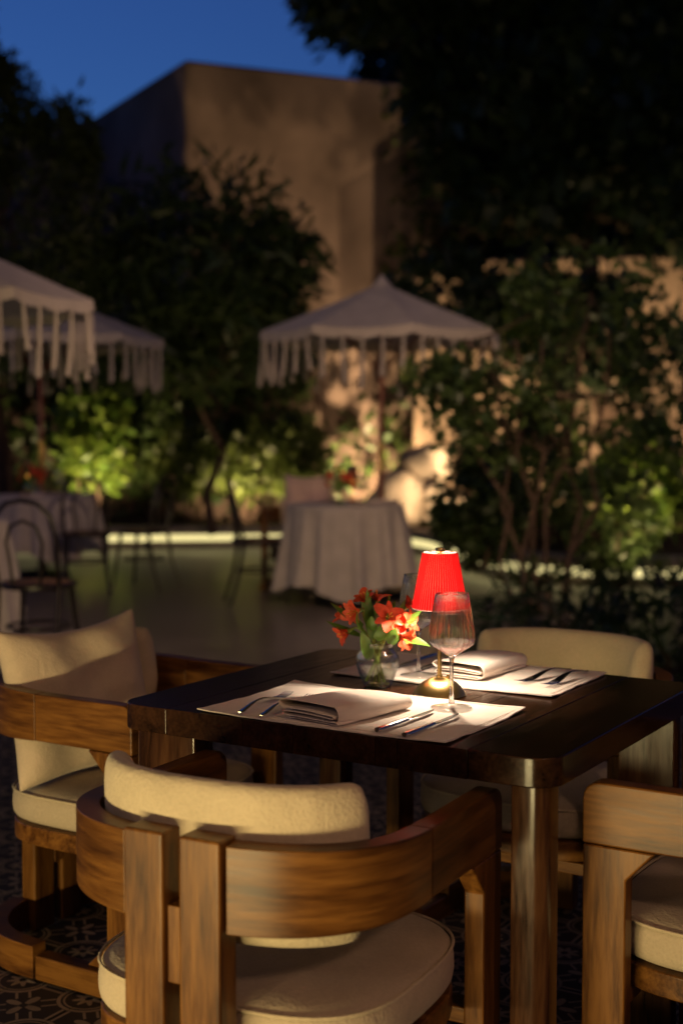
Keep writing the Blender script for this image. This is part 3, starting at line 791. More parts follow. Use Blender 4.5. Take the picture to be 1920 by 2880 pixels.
# ------------------------------------------------------------------ cutlery
def make_fork():
    mb = MB(); L = 0.205
    def prof(t):  # half width, height, half thickness along the fork, t from handle end to tine root
        w = 0.0062 - 0.0034 * min(1, t / 0.45) if t < 0.45 else 0.0028 + (0.0102 - 0.0028) * max(0, (t - 0.55) / 0.45) ** 0.8
        z = 0.004 + 0.010 * math.sin(math.pi * min(1, t / 1.02)) ** 1.5
        return w, z
    pts = []; rad = []
    n = 26
    vs = []
    for i in range(n):
        t = i / (n - 1); w, z = prof(t); y = t * L * 0.735
        if i == 0: w *= 0.55
        th = 0.0016
        for a in range(8):
            an = 2 * math.pi * a / 8 + math.pi / 8
            vs.append((w * 1.08 * math.cos(an), y, z + th * 1.08 * math.sin(an)))
    fs = []
    for i in range(n - 1):
        for j in range(8):
            k = (j + 1) % 8; fs.append((i * 8 + j, i * 8 + k, (i + 1) * 8 + k, (i + 1) * 8 + j))
    fs += [tuple(range(8))[::-1], tuple(range((n - 1) * 8, n * 8))]
    mb.add(vs, fs)
    o = mb.build('fork', M['steel'], angle=50)
    for k in range(4):
        x = -0.0084 + 0.0056 * k
        t2 = MB(); y0 = L * 0.728
        t2.tube([(x * 0.92, y0, 0.0042), (x, y0 + 0.016, 0.0028), (x, y0 + 0.036, 0.0040), (x * 0.97, y0 + 0.054, 0.0072)], [0.0019, 0.0015, 0.0013, 0.0006], 6, flat=0.8)
        t2.build('tine', M['steel'], o)
    return o
def make_knife():
    mb = MB(); n = 18; vs = []
    for i in range(n):
        t = i / (n - 1); y = 0.104 * t
        w = 0.0068 - 0.0022 * t - (0.0022 if i in (0,) else 0); h = 0.0042 - 0.0012 * t
        for a in range(10):
            an = 2 * math.pi * a / 10; vs.append((w * math.cos(an), y, 0.0045 + h * math.sin(an)))
    fs = []
    for i in range(n - 1):
        for j in range(10):
            k = (j + 1) % 10; fs.append((i * 10 + j, i * 10 + k, (i + 1) * 10 + k, (i + 1) * 10 + j))
    fs += [tuple(range(10))[::-1], tuple(range((n - 1) * 10, n * 10))]
    mb.add(vs, fs); o = mb.build('knife', M['steel'], angle=50)
    b = MB(); out = [(-0.0040, 0.103), (0.0042, 0.103), (0.0072, 0.112), (0.0078, 0.140), (0.0066, 0.170), (0.0030, 0.192), (-0.0036, 0.206), (-0.0046, 0.170), (-0.0044, 0.12)]
    b.prism(out, 0.0036, 0.0052); b.build('blade', M['steel'], o, bevel=0.0005, seg=1)
    return o
fork0 = make_fork(); knife0 = make_knife()
def lay(src, first, u, v, rot, label, grp, z=TH + 0.0062, flip=False):
    o = src if first else copy_tree(src)
    o.location = T(u, v, z); o.rotation_euler = (0, R(180) if flip else 0, -YAW + rot)
    tag(o, label, src.name.split('.')[0], grp); return o
lay(fork0, True, 0.006, -0.612, R(7), 'steel fork nearest the placemat corner, left of the napkin', 'forks')
lay(fork0, False, 0.004, -0.563, R(6), 'steel fork tucked under the edge of the near folded napkin', 'forks')
lay(knife0, True, 0.008, -0.326, R(-2), 'steel knife between the near napkin and the other knife', 'knives')
lay(knife0, False, 0.000, -0.268, R(-1), 'steel knife nearest the table edge on the near placemat', 'knives')
lay(fork0, False, 0.745, -0.268, R(170), 'dark fork on the far placemat, nearer the far napkin', 'forks')
lay(fork0, False, 0.740, -0.228, R(176), 'dark fork on the far placemat, crossing beside its outer rim', 'forks')
lay(knife0, False, 0.765, -0.605, R(181), 'knife on the far placemat behind the wine glass stem', 'knives')
lay(knife0, False, 0.765, -0.548, R(181), 'knife on the far placemat beside the far napkin', 'knives')

# ------------------------------------------------------------------ wine glasses
def make_glass():
    root = empty('wine_glass')
    ribs = 22
    def mod(r, z, a):
        if 0.106 < z < 0.205: 
            k = min(1, (z - 0.106) / 0.02) * min(1, (0.205 - z) / 0.05)
            return r * (1 + 0.028 * k * math.cos(ribs * a))
        return r
    out = [(0.0060, 0.0985), (0.010, 0.1000), (0.0200, 0.1070), (0.0330, 0.1155), (0.0395, 0.1205), (0.0418, 0.1260), (0.0420, 0.1320), (0.0412, 0.142), (0.0395, 0.158), (0.0372, 0.176), (0.0345, 0.196), (0.0314, 0.2150)]
    inn = [(0.0306, 0.2152), (0.0336, 0.196), (0.0362, 0.176), (0.0386, 0.158), (0.0402, 0.142), (0.0410, 0.132), (0.0406, 0.1265), (0.0380, 0.1220), (0.032, 0.1178), (0.019, 0.1095), (0.008, 0.1045), (0.0002, 0.1035)]
    mb = MB(); mb.lathe(out + inn, 132, mod=mod); mb.build('bowl', M['glass'], root, fixn=True, angle=80)
    rim = MB(); rim.tube([(0.0311 * math.cos(2 * math.pi * k / 48), 0.0311 * math.sin(2 * math.pi * k / 48), 0.2152) for k in range(49)], 0.0007, 6, cap=False)
    rim.build('rim', M['stem_glass'], root)
    st = [(0.0002, 0.0075), (0.0060, 0.0090), (0.0046, 0.0160), (0.0036, 0.026), (0.0034, 0.050), (0.0036, 0.080), (0.0046, 0.092), (0.0070, 0.0985), (0.0002, 0.1030)]
    mb = MB(); mb.lathe(st, 24); mb.build('stem', M['solid_glass'], root, angle=80)
    ft = [(0.0385, 0.0002), (0.0390, 0.0012), (0.0383, 0.0022), (0.0250, 0.0034), (0.0130, 0.0056), (0.0065, 0.0088)]
    mb = MB(); mb.lathe(ft, 64); mb.build('foot', M['glass'], root, angle=80)
    return root
glass0 = make_glass()
glass0.location = T(0.264, -0.312, TH + 0.0050); tag(glass0, 'clear ribbed wine glass in front of the red lamp', 'wine glass', 'wine glasses')
g2 = copy_tree(glass0); g2.location = T(0.528, -0.523, TH + 0.0050); tag(g2, 'clear ribbed wine glass on the far placemat, half hidden by the red lampshade', 'wine glass', 'wine glasses')

# ------------------------------------------------------------------ table lamp
def make_lamp(shade_m, lit):
    root = empty('table_lamp')
    dome = [(0.0002, 0.0365), (0.010, 0.0355), (0.022, 0.0318), (0.034, 0.0248), (0.0445, 0.0150), (0.0515, 0.0055), (0.0530, 0.0022), (0.0520, 0.0004), (0.0002, 0.0004)]
    mb = MB(); mb.lathe(dome, 64); mb.build('base', M['brass'], root, angle=50)
    mb = MB(); mb.lathe([(0.0044, 0.030), (0.0044, 0.238)], 20); mb.lathe([(0.0002, 0.0405), (0.0062, 0.0405), (0.0066, 0.0365), (0.0062, 0.034)], 20)
    mb.build('pole', M['brass'], root, angle=50)
    sw = MB(); sw.lathe([(0.0002, 0.0075), (0.0032, 0.0068), (0.0040, 0.0045), (0.0034, 0.0012), (0.0040, 0)], 16, c=(0.018, 0.006, 0.0325)); sw.build('touch_switch', M['brass'], root)
    npl = 56; seg = npl * 4
    def pl(off):
        def f(r, z, a):
            k = (npl * a / (2 * math.pi)) % 1.0
            return r + off + 0.0013 * (abs(2 * k - 1) * 2 - 1)
        return f
    sh = MB(); sh.lathe([(0.0540 - (0.0540 - 0.0338) * t, 0.174 + 0.109 * t) for t in (0, .1, .3, .5, .7, .9, 1.0)], seg, mod=pl(0))
    so = sh.build('lamp_shade', shade_m, root, fixn=False, angle=15)
    li = MB(); li.lathe([(0.0530 - (0.0530 - 0.0328) * t, 0.1745 + 0.108 * t) for t in (0, .5, 1.0)], 96); li.build('lining', M['shade_white'], so, fixn=False)
    for r, z in ((0.0335, 0.2832), (0.0535, 0.1732)):
        tr = MB(); tr.tube([(r * math.cos(2 * math.pi * k / 96), r * math.sin(2 * math.pi * k / 96), z) for k in range(97)], 0.0011, 6, cap=False)
        tr.build('shade_ring', M['shade_white'], so)
    # spider that carries the shade, with a finial
    sp = MB()
    for k in range(3):
        a = R(120 * k + 20); sp.tube([(0, 0, 0.2815), (0.0325 * math.cos(a), 0.0325 * math.sin(a), 0.2845)], 0.0010, 6)
    sp.lathe([(0.0044, 0.236), (0.0044, 0.284), (0.0095, 0.285), (0.0095, 0.2905), (0.0085, 0.2925), (0.0002, 0.2930)], 20)
    sp.build('finial', M['brass'], root, angle=50)
    dk = MB(); dk.lathe([(0.0002, 0.2110), (0.0070, 0.2110), (0.0080, 0.2130), (0.0080, 0.2190), (0.0002, 0.2200)], 24); dk.build('lamp_head', M['brass'], root, angle=50)
    le = MB(); le.lathe([(0.0046, 0.2102), (0.0068, 0.2102)], 24); le.build('light_disc', emis('lamp_disc_' + shade_m.name, (1.0, 0.80, 0.55), 12.0 if lit else 0.0), root, fixn=False)
    return root
lamp = make_lamp(M['shade_red'], True)
lamp.location = T(0.388, -0.401, TH); tag(lamp, 'lit brass table lamp with pleated red shade on the dining table', 'lamp')
lp = T(0.388, -0.401, TH + 0.2075)
for k in range(3):      # the lamp head's LEDs, set round the pole
    a = R(30 + 120 * k)
    light('lamp_led_light', 'POINT', (lp[0] + 0.0105 * math.cos(a), lp[1] + 0.0105 * math.sin(a), lp[2] - 0.002), 3.0, (1.0, 0.80, 0.58), shadow_soft_size=0.004)

# ------------------------------------------------------------------ vase and bouquet
def make_vase():
    root = empty('glass_vase')
    pr = [(0.0270, 0.0005), (0.0285, 0.0025), (0.0300, 0.008), (0.0375, 0.025), (0.0435, 0.044), (0.0450, 0.054), (0.0435, 0.063), (0.0375, 0.072), (0.0330, 0.078), (0.0322, 0.082), (0.0335, 0.087), (0.0360, 0.0915)]
    inn = [(r - 0.0018, z + (0.0004 if i > 3 else 0.003)) for i, (r, z) in enumerate(pr)][::-1]
    mb = MB(); mb.lathe(pr + inn, 72); mb.build('body', M['vase_glass'], root, angle=80)
    bt = MB(); bt.lathe([(0.0002, 0.0006), (0.0268, 0.0006), (0.0280, 0.004), (0.0002, 0.0062)], 48); bt.build('base', thin_glass('thick_base_glass', (0.72, 0.90, 0.82), 2.0), root, angle=80)
    rg = MB(); rg.tube([(0.0352 * math.cos(2 * math.pi * k / 64), 0.0352 * math.sin(2 * math.pi * k / 64), 0.0918) for k in range(65)], 0.0013, 6, cap=False); rg.build('rim', M['stem_glass'], root)
    wt = MB(); wt.lathe([(0.0002, 0.0065), (0.0275, 0.0065), (0.0352, 0.025), (0.0412, 0.044), (0.0427, 0.0535), (0.0425, 0.0565), (0.0002, 0.0560)], 64); wt.build('water', M['water'], root, angle=80)
    return root
vase = make_vase(); VL = T(0.396, -0.547, TH + 0.0006)
vase.location = VL; tag(vase, 'small clear glass vase of water beside the lamp on the dining table', 'vase')

def leaf_blade(mb, base, direction, length, width, curl, normal, nl=9):
    d = Vector(direction).normalized(); nrm = Vector(normal); nrm = (nrm - d * nrm.dot(d)).normalized()
    P = Vector(base); vs = []
    for i in range(nl):
        t = i / (nl - 1)
        w = width * (math.sin(math.pi * (0.08 + 0.92 * t) ** 0.8) ** 0.9) * 0.5 + 0.0004
        side = d.cross(nrm).normalized()
        vs += [P - side * w + nrm * w * 0.35, P.copy(), P + side * w + nrm * w * 0.35]
        P = P + d * (length / (nl - 1))
        q = Matrix.Rotation(curl / (nl - 1), 3, side); d = (q @ d).normalized(); nrm = (q @ nrm).normalized()
    fs = []
    for i in range(nl - 1):
        for j in range(2): fs.append((i * 3 + j, i * 3 + j + 1, (i + 1) * 3 + j + 1, (i + 1) * 3 + j))
    mb.add(vs, fs)

def make_flower(parent, c, d, size=1.0, spin=0.0, open_=0.8):
    """six spread tepals round a yellow throat with stamens; one part, each petal a sub-part"""
    d = Vector(d).normalized(); c = Vector(c)
    q = d.to_track_quat('Z', 'Y').to_matrix()
    th = MB(); th.tube([c - d * 0.016 * size, c - d * 0.006 * size, c + d * 0.004 * size], [0.0022 * size, 0.0034 * size, 0.0058 * size], 8)
    fl = th.build('flower', M['bq_stem'], parent)
    for k in range(6):
        a = spin + k * math.pi / 3 + rnd.uniform(-0.12, 0.12)
        inner = k % 2
        L = (0.036 if not inner else 0.034) * size * rnd.uniform(0.92, 1.08); Wd = (0.021 if not inner else 0.0125) * size
        ox = Vector((math.cos(a), math.sin(a), 0))
        nu, nv = 8, 5; vs = []
        for i in range(nu):
            t = i / (nu - 1)
            out = L * (0.10 + 0.90 * t) * math.sin(open_ * (0.35 + 0.75 * t)) ; up = L * t * math.cos(open_ * (0.30 + 0.85 * t)) * 0.95
            w = Wd * (math.sin(math.pi * min(1, 0.10 + 0.84 * t ** 1.3)) ** 0.75) * 0.5 + 0.0006
            for j in range(nv):
                s_ = -1 + 2 * j / (nv - 1)
                side = Vector((-math.sin(a), math.cos(a), 0)) * (s_ * w)
                cup = 0.22 * w * s_ * s_ + 0.0009 * math.sin(7 * t + 3 * s_ + k)
                p = ox * (out - cup * 0.5) + Vector((0, 0, up + cup * 0.6)) + side
                vs.append(c + q @ p)
        mb = MB(); mb.grid(vs, nu, nv); mb.build('petal', M['petal'], fl, fixn=False, angle=80)
    st = MB()
    for k in range(5):
        a = rnd.uniform(0, 6.28); e = q @ Vector((0.006 * math.cos(a), 0.006 * math.sin(a), 0.026)) * size
        st.tube([c, c + e * 0.6, c + e], [0.0006, 0.0005, 0.0009], 5)
    st.build('stamens', M['throat'], fl)
    return fl

def make_bouquet():
    root = empty('bouquet')
    B = [((0.019, -0.026, 0.146), (0.12, -0.9, 0.30), 1.12, 0.8), ((-0.040, -0.014, 0.158), (-0.62, -0.65, -0.10), 1.05, 0.62), ((0.052, -0.012, 0.132), (0.80, -0.45, 0.25), 1.05, 0.75),
         ((0.044, -0.026, 0.108), (0.62, -0.60, -0.30), 1.0, 0.6), ((-0.058, -0.006, 0.116), (-0.80, -0.35, -0.40), 0.95, 0.5), ((0.000, 0.018, 0.170), (0.1, 0.2, 0.95), 1.0, 0.75),
         ((0.056, 0.012, 0.160), (0.65, 0.1, 0.65), 0.9, 0.5), ((-0.062, 0.010, 0.140), (-0.85, 0.2, 0.35), 0.9, 0.5), ((-0.022, 0.004, 0.172), (-0.35, -0.4, 0.75), 0.95, 0.6), ((0.034, -0.022, 0.130), (0.55, -0.75, 0.05), 0.9, 0.6)]
    for i, (c, d, s_, op) in enumerate(B):
        make_flower(root, c, d, s_, spin=0.4 + i, open_=op + 0.15)
        c = Vector(c); d = Vector(d).normalized()
        foot = Vector((-c.x * 0.30 + rnd.uniform(-0.008, 0.008), -c.y * 0.3 + rnd.uniform(-0.012, 0.012), 0.010))
        neck = Vector((c.x * 0.22, c.y * 0.22, 0.088))
        mb = MB(); pts = []
        P = [foot, (foot + neck) / 2, neck, neck * 0.45 + (c - d * 0.03) * 0.55, c - d * 0.016 * s_]
        mb.tube(P, [0.0026, 0.0025, 0.0023, 0.0018, 0.0015], 7); mb.build('stem', M['bq_stem'], root)
    LV = [((-0.012, -0.004, 0.100), (-0.10, -0.10, 1), 0.105, 0.020, 0.15, (0, -1, 0.1)), ((0.016, 0.010, 0.105), (0.10, 0.1, 1), 0.085, 0.013, 0.2, (0, -1, 0.1)), ((0.026, 0.006, 0.100), (0.42, 0.1, 0.95), 0.085, 0.020, 0.3, (-0.3, -1, 0.2)),
          ((0.046, -0.010, 0.120), (0.85, -0.1, 0.62), 0.062, 0.022, 0.35, (-0.3, -0.6, 0.8)), ((0.038, -0.012, 0.098), (0.95, -0.25, 0.02), 0.070, 0.026, -0.5, (0.0, -0.5, 0.9)),
          ((-0.030, -0.004, 0.125), (-0.90, -0.1, 0.52), 0.085, 0.020, 0.35, (0.2, -0.6, 0.8)), ((-0.036, 0.0, 0.105), (-0.95, -0.2, 0.30), 0.080, 0.018, 0.4, (0.2, -0.6, 0.8)), ((-0.022, -0.020, 0.108), (-0.70, -0.45, 0.45), 0.075, 0.030, 1.3, (0.2, -0.5, 0.9)),
          ((-0.016, -0.018, 0.060), (-0.32, -0.30, 0.95), 0.070, 0.026, 0.2, (0.4, -1, 0.1)), ((0.004, -0.030, 0.098), (0.05, -0.75, 0.45), 0.045, 0.026, 1.4, (0, 0.2, 1)), ((0.026, -0.028, 0.092), (0.20, -0.40, 0.8), 0.052, 0.024, 0.6, (0, -1, 0.3)),
          ((-0.012, -0.022, 0.118), (-0.15, -0.7, 0.5), 0.040, 0.022, 1.0, (0.2, 0.1, 1)), ((-0.010, 0.024, 0.110), (-0.3, 0.5, 0.9), 0.080, 0.02, 0.4, (0, -1, 0.3)), ((0.014, 0.028, 0.108), (0.3, 0.6, 0.7), 0.075, 0.02, 0.5, (0, -1, 0.4)),
          ((0.010, -0.016, 0.112), (0.3, -0.5, 0.6), 0.055, 0.014, 0.6, (0, -0.4, 1))]
    for a in LV:
        mb = MB(); leaf_blade(mb, *a); mb.build('leaf', M['bq_leaf'], root, fixn=False, angle=80)
    for k in range(3):
        b = MB(); x, y, z = ((-0.004, -0.022, 0.158), (0.026, -0.03, 0.118), (-0.016, 0.0, 0.185))[k]
        b.lathe([(0.0002, -0.012), (0.0030, -0.007), (0.0042, 0.0), (0.0030, 0.007), (0.0002, 0.012)], 10, c=(x, y, z)); b.build('bud', M['bq_leaf'], root)
    return root
bouquet = make_bouquet(); bouquet.location = VL
tag(bouquet, 'bunch of orange red lilies with green leaves in the dining table vase', 'bouquet')

# ------------------------------------------------------------------ background terrace: cloth tables, parasols, bentwood chairs
def cloth_table(loc, label, r=0.43, seed=0, hem=0.06):
    root = empty('cloth_table', loc); tag(root, label, 'table', 'cloth covered tables on the terrace')
    r2 = random.Random(seed); ph = [r2.uniform(0, 6.28) for _ in range(5)]
    mb = MB(); mb.lathe([(0.0005, 0.70), (r, 0.70), (r, 0.738), (0.0005, 0.738)], 48); mb.build('tabletop', M['bistro'], root, angle=40)
    mb = MB(); mb.lathe([(0.22, 0.0), (0.22, 0.02), (0.03, 0.05), (0.028, 0.69)], 24); mb.build('pedestal', M['dark_metal'], root, angle=40)
    seg = 160; prof = [(0.0, 0)] 
    vs = []; rows = [(0.0, 0.741), (0.3, 0.741), (0.7, 0.741), (0.97, 0.741), (1.0, 0.738), (1.012, 0.728)] + [(None, t) for t in (0.06, 0.14, 0.25, 0.4, 0.55, 0.7, 0.85, 1.0)]
    for k in range(seg):
        a = 2 * math.pi * k / seg
        corner = (abs(math.cos(2 * a + ph[4])) ** 3)
        bot = hem + 0.10 - 0.10 * corner
        for q, z in rows:
            if q is not None: rr = r * q; zz = z
            else:
                t = z; zz = 0.728 + (bot - 0.728) * t
                fold = 0.030 * math.sin(13 * a + ph[0]) + 0.022 * math.sin(21 * a + ph[1]) + 0.012 * math.sin(34 * a + ph[2])
                rr = r * 1.014 + (0.055 + 0.03 * corner) * t + fold * t ** 0.7
            vs.append((rr * math.cos(a), rr * math.sin(a), zz))
    mb = MB(); mb.grid(vs, seg, len(rows), wrapu=True); mb.build('tablecloth', M['cloth'], root, angle=70)
    return root
CT = cloth_table((0.03, 10.05, 0), 'round table under a long cloth beneath the middle parasol', seed=1)
LT = cloth_table((-2.55, 11.4, 0), 'round table under a cloth behind the bentwood chair at left', r=0.46, seed=2, hem=0.20)
NT = cloth_table((-2.48, 8.1, 0), 'cloth covered table at the left picture edge, only its hem showing', r=0.46, seed=3)

def make_parasol(label, loc, rz, span=0.92, edge=2.04, apex=2.42, pole_x=0.0, n=8):
    root = empty('parasol', loc, rz); tag(root, label, 'parasol', 'fringed parasols on the terrace')
    mb = MB(); mb.lathe([(0.021, 0.0), (0.021, apex + 0.03), (0.012, apex + 0.05), (0.0005, apex + 0.055)], 16); p = mb.build('pole', M['pole'], root, angle=40)
    mb = MB(); mb.lathe([(0.0245, 0.98), (0.0245, 1.20)], 16); mb.lathe([(0.028, 0.97), (0.028, 0.99)], 16); mb.build('ferrule', M['brass'], p)
    mb = MB(); mb.lathe([(0.24, 0.0), (0.24, 0.05), (0.05, 0.075), (0.03, 0.16)], 32, close=False); mb.build('base', M['dark_metal'], root)
    # canopy: panels sag between ribs; scalloped valance
    C = [(span * math.cos(2 * math.pi * k / n), span * math.sin(2 * math.pi * k / n)) for k in range(n)]
    for k in range(n):
        a, b = C[k], C[(k + 1) % n]; vs = []; nu, nv = 9, 9
        for i in range(nu):
            t = i / (nu - 1); rr = 0.03 + 0.97 * t
            for j in range(nv):
                s_ = j / (nv - 1)
                x = (a[0] * (1 - s_) + b[0] * s_) * rr; y = (a[1] * (1 - s_) + b[1] * s_) * rr
                z = apex - (apex - edge) * (t ** 0.92) - 0.035 * math.sin(math.pi * s_) * t * (1 - 0.3 * t)
                vs.append((x, y, z))
        mb = MB(); mb.grid(vs, nu, nv); mb.build('canopy_panel', M['canopy'], root, fixn=False, angle=80)
        rib = MB(); rib.tube([(0.03 * a[0], 0.03 * a[1], apex - 0.03), (a[0] * 0.99, a[1] * 0.99, edge - 0.012)], 0.009, 6); rib.build('rib', M['pole'], root)
        stt = MB(); stt.tube([(0.03 * a[0] / span, 0.03 * a[1] / span, edge - 0.28), (a[0] * 0.52, a[1] * 0.52, (edge + apex) / 2 - 0.05)], 0.007, 6); stt.build('strut', M['pole'], root)
        # valance band and its fringe
        vs = []; L = math.hypot(b[0] - a[0], b[1] - a[1])
        for j in range(13):
            s_ = j / 12; x = a[0] * (1 - s_) + b[0] * s_; y = a[1] * (1 - s_) + b[1] * s_
            z0 = edge - 0.035 * math.sin(math.pi * s_) * 0.7
            vs += [(x * 1.004, y * 1.004, z0 - 0.001), (x * 1.012, y * 1.012, z0 - 0.060 - 0.018 * abs(math.sin(3 * math.pi * s_)))]
        mb = MB(); mb.grid(vs, 13, 2); mb.build('valance', M['canopy'], root, fixn=False)
        fr = MB(); m = 5
        for j in range(m):
            s_ = (j + 0.5) / m; x = a[0] * (1 - s_) + b[0] * s_; y = a[1] * (1 - s_) + b[1] * s_
            z0 = edge - 0.06 - 0.02 * math.sin(math.pi * s_); ln = 0.33 + rnd.uniform(-0.09, 0.07)
            sw = rnd.uniform(-0.03, 0.03)
            fr.tube([(x * 1.01, y * 1.01, z0 + 0.01), (x * 1.01 + sw * 0.3, y * 1.01, z0 - ln * 0.5), (x * 1.01 + sw, y * 1.01, z0 - ln)], [0.009, 0.014, 0.018], 7)
        fr.build('fringe', M['canopy'], root)
    fn = MB(); fn.lathe([(0.085, apex - 0.028), (0.05, apex + 0.015), (0.018, apex + 0.05), (0.0005, apex + 0.075)], 20); fn.build('cap', M['canopy'], root)
    return root
make_parasol('fringed parasol standing over the middle cloth table', (0.31, 10.45, 0), R(12), span=0.94)
make_parasol('fringed parasol farther back at left, over the table with red flowers', (-2.62, 11.75, 0), R(5), span=1.06, edge=2.09, apex=2.52)
make_parasol('large fringed parasol nearest the left picture edge', (-2.46, 7.95, 0), R(0), span=1.00, edge=2.05, apex=2.50)

def make_bistro():
    root = empty('bentwood_chair')
    mb = MB(); mb.lathe([(0.0005, 0.445), (0.185, 0.445), (0.205, 0.452), (0.205, 0.470), (0.190, 0.478), (0.165, 0.470)], 40); mb.build('seat_ring', M['bistro'], root, angle=50)
    mb = MB(); mb.lathe([(0.0005, 0.474), (0.175, 0.473)], 32); mb.build('seat', M['cane'], root)
    for sx in (1, -1):
        mb = MB(); mb.tube([(sx * 0.135, 0.135, 0.45), (sx * 0.155, 0.165, 0.22), (sx * 0.18, 0.195, 0.0)], [0.016, 0.014, 0.011], 8); mb.build('leg', M['bistro'], root)
        mb = MB(); mb.tube([(sx * 0.165, -0.13, 0.47), (sx * 0.165, -0.17, 0.22), (sx * 0.19, -0.235, 0.0)], [0.015, 0.014, 0.011], 8); mb.build('leg', M['bistro'], root)
    hoop = [(0.165, -0.13, 0.47), (0.170, -0.165, 0.60), (0.175, -0.19, 0.72), (0.150, -0.215, 0.84), (0.085, -0.225, 0.905), (0, -0.228, 0.922)]
    hp = hoop + [(-x, y, z) for x, y, z in hoop[-2::-1]]
    mb = MB(); mb.tube(hp, 0.013, 8); mb.build('back_hoop', M['bistro'], root)
    inn = [(0.075, -0.165, 0.475), (0.085, -0.175, 0.60), (0.098, -0.192, 0.70), (0.070, -0.205, 0.785), (0, -0.21, 0.815)]
    mb = MB(); mb.tube(inn + [(-x, y, z) for x, y, z in inn[-2::-1]], 0.010, 8); mb.build('inner_hoop', M['bistro'], root)
    mb = MB(); mb.tube([(0.165 * math.cos(2 * math.pi * k / 32), 0.165 * math.sin(2 * math.pi * k / 32), 0.24) for k in range(33)], 0.009, 7, cap=False); mb.build('stretcher_ring', M['bistro'], root)
    return root
bis = make_bistro()
BG_ = 'dark bentwood chairs on the terrace'
spots = [(-1.62, 7.15, R(-8), 'dark bentwood chair with caned seat and looped back before the left table'),
         (-0.62, 10.05, R(-78), 'dark bentwood chair tucked in on the left of the middle cloth table'),
         (-1.62, 11.0, R(70), 'dark bentwood chair on the right of the left cloth table'),
         (-2.05, 10.75, R(10), 'dark bentwood chair at the near side of the left cloth table')]
for i, (x, y, rz, lb) in enumerate(spots):
    o = bis if i == 0 else copy_tree(bis)
    o.location = (x, y, 0); o.rotation_euler = (0, 0, rz); tag(o, lb, 'chair', BG_)
# armchair with a cushion behind the middle table
bc = copy_tree(chair0); bc.location = (-0.30, 10.85, 0); bc.rotation_euler = (0, 0, R(168)); tag(bc, 'wooden armchair with a pale cushion behind the middle cloth table', 'armchair', 'armchairs on the terrace')
c2 = make_cushion('cushion', 'pale pink cushion standing in the armchair behind the middle cloth table', (-0.28, 10.93, 0.72), Euler((R(-12), 0, R(168 + 180))), w=0.42, h=0.42, seed=5)
M['pink'] = fabric('pink_linen', (0.62, 0.44, 0.37), bump=0.2, bscale=300)
c2.data.materials[0] = M['pink']

# things on the cloth tables
def table_dressing(cx, cy_, z, tagname, items):
    for kind, dx, dy, lb, grp in items:
        if kind == 'vase': o = copy_tree(vase); cat = 'vase'
        elif kind == 'bouquet': o = copy_tree(bouquet); cat = 'bouquet'
        elif kind == 'glass': o = copy_tree(glass0); cat = 'wine glass'
        o.location = (cx + dx, cy_ + dy, z); tag(o, lb, cat, grp)
        if kind in ('vase', 'bouquet'): o.scale = (1.4, 1.4, 1.4)
table_dressing(0.03, 10.05, 0.7425, 'middle', [('vase', -0.03, -0.16, 'glass vase on the middle cloth table', 'vases on the terrace'), ('bouquet', -0.03, -0.16, 'orange red flowers in the vase on the middle cloth table', 'bouquets on the terrace'),
    ('glass', 0.11, -0.10, 'wine glass beside the flowers on the middle cloth table', 'wine glasses on the terrace'), ('glass', -0.10, 0.06, 'wine glass behind the flowers on the middle cloth table', 'wine glasses on the terrace')])
table_dressing(-2.55, 11.4, 0.7425, 'left', [('vase', -0.02, -0.22, 'glass vase on the left cloth table', 'vases on the terrace'), ('bouquet', -0.02, -0.22, 'orange red flowers in the vase on the left cloth table', 'bouquets on the terrace'),
    ('glass', 0.17, -0.05, 'wine glass on the left cloth table', 'wine glasses on the terrace')])
lamp_b = make_lamp(M['shade_dark'], False)
lamp_b.location = (0.08, 10.14, 0.7425); tag(lamp_b, 'small dark shaded lamp with an amber glow on the middle cloth table', 'lamp', 'small lamps on the terrace')
gl = MB(); gl.lathe([(0.0005, 0.150), (0.020, 0.155), (0.026, 0.175), (0.020, 0.195), (0.0005, 0.20)], 20); gl.build('glow_bulb', M['ember'], lamp_b)
lb2 = copy_tree(lamp_b); lb2.location = (-2.66, 11.42, 0.7425); tag(lb2, 'small dark shaded lamp with an amber glow on the left cloth table', 'lamp', 'small lamps on the terrace')
for (cx, cy_, dx, dy, rz, lb) in ((0.03, 10.05, 0.06, -0.30, 0.3, 'folded white napkin at the front of the middle cloth table'), (0.03, 10.05, 0.28, -0.05, 1.2, 'folded white napkin by the pole on the middle cloth table'),
                       (-2.55, 11.4, 0.22, -0.2, 0.2, 'folded white napkin on the right of the left cloth table'), (-2.55, 11.4, 0.0, -0.32, -0.3, 'folded white napkin at the front of the left cloth table')):
    o = napkin(0.0, 0.2, 0, 0.13, 0, lb, 3, th=0.03); o.location = (cx + dx, cy_ + dy, 0.7445); o.rotation_euler = (0, 0, rz); o['group'] = 'napkins on the terrace tables'

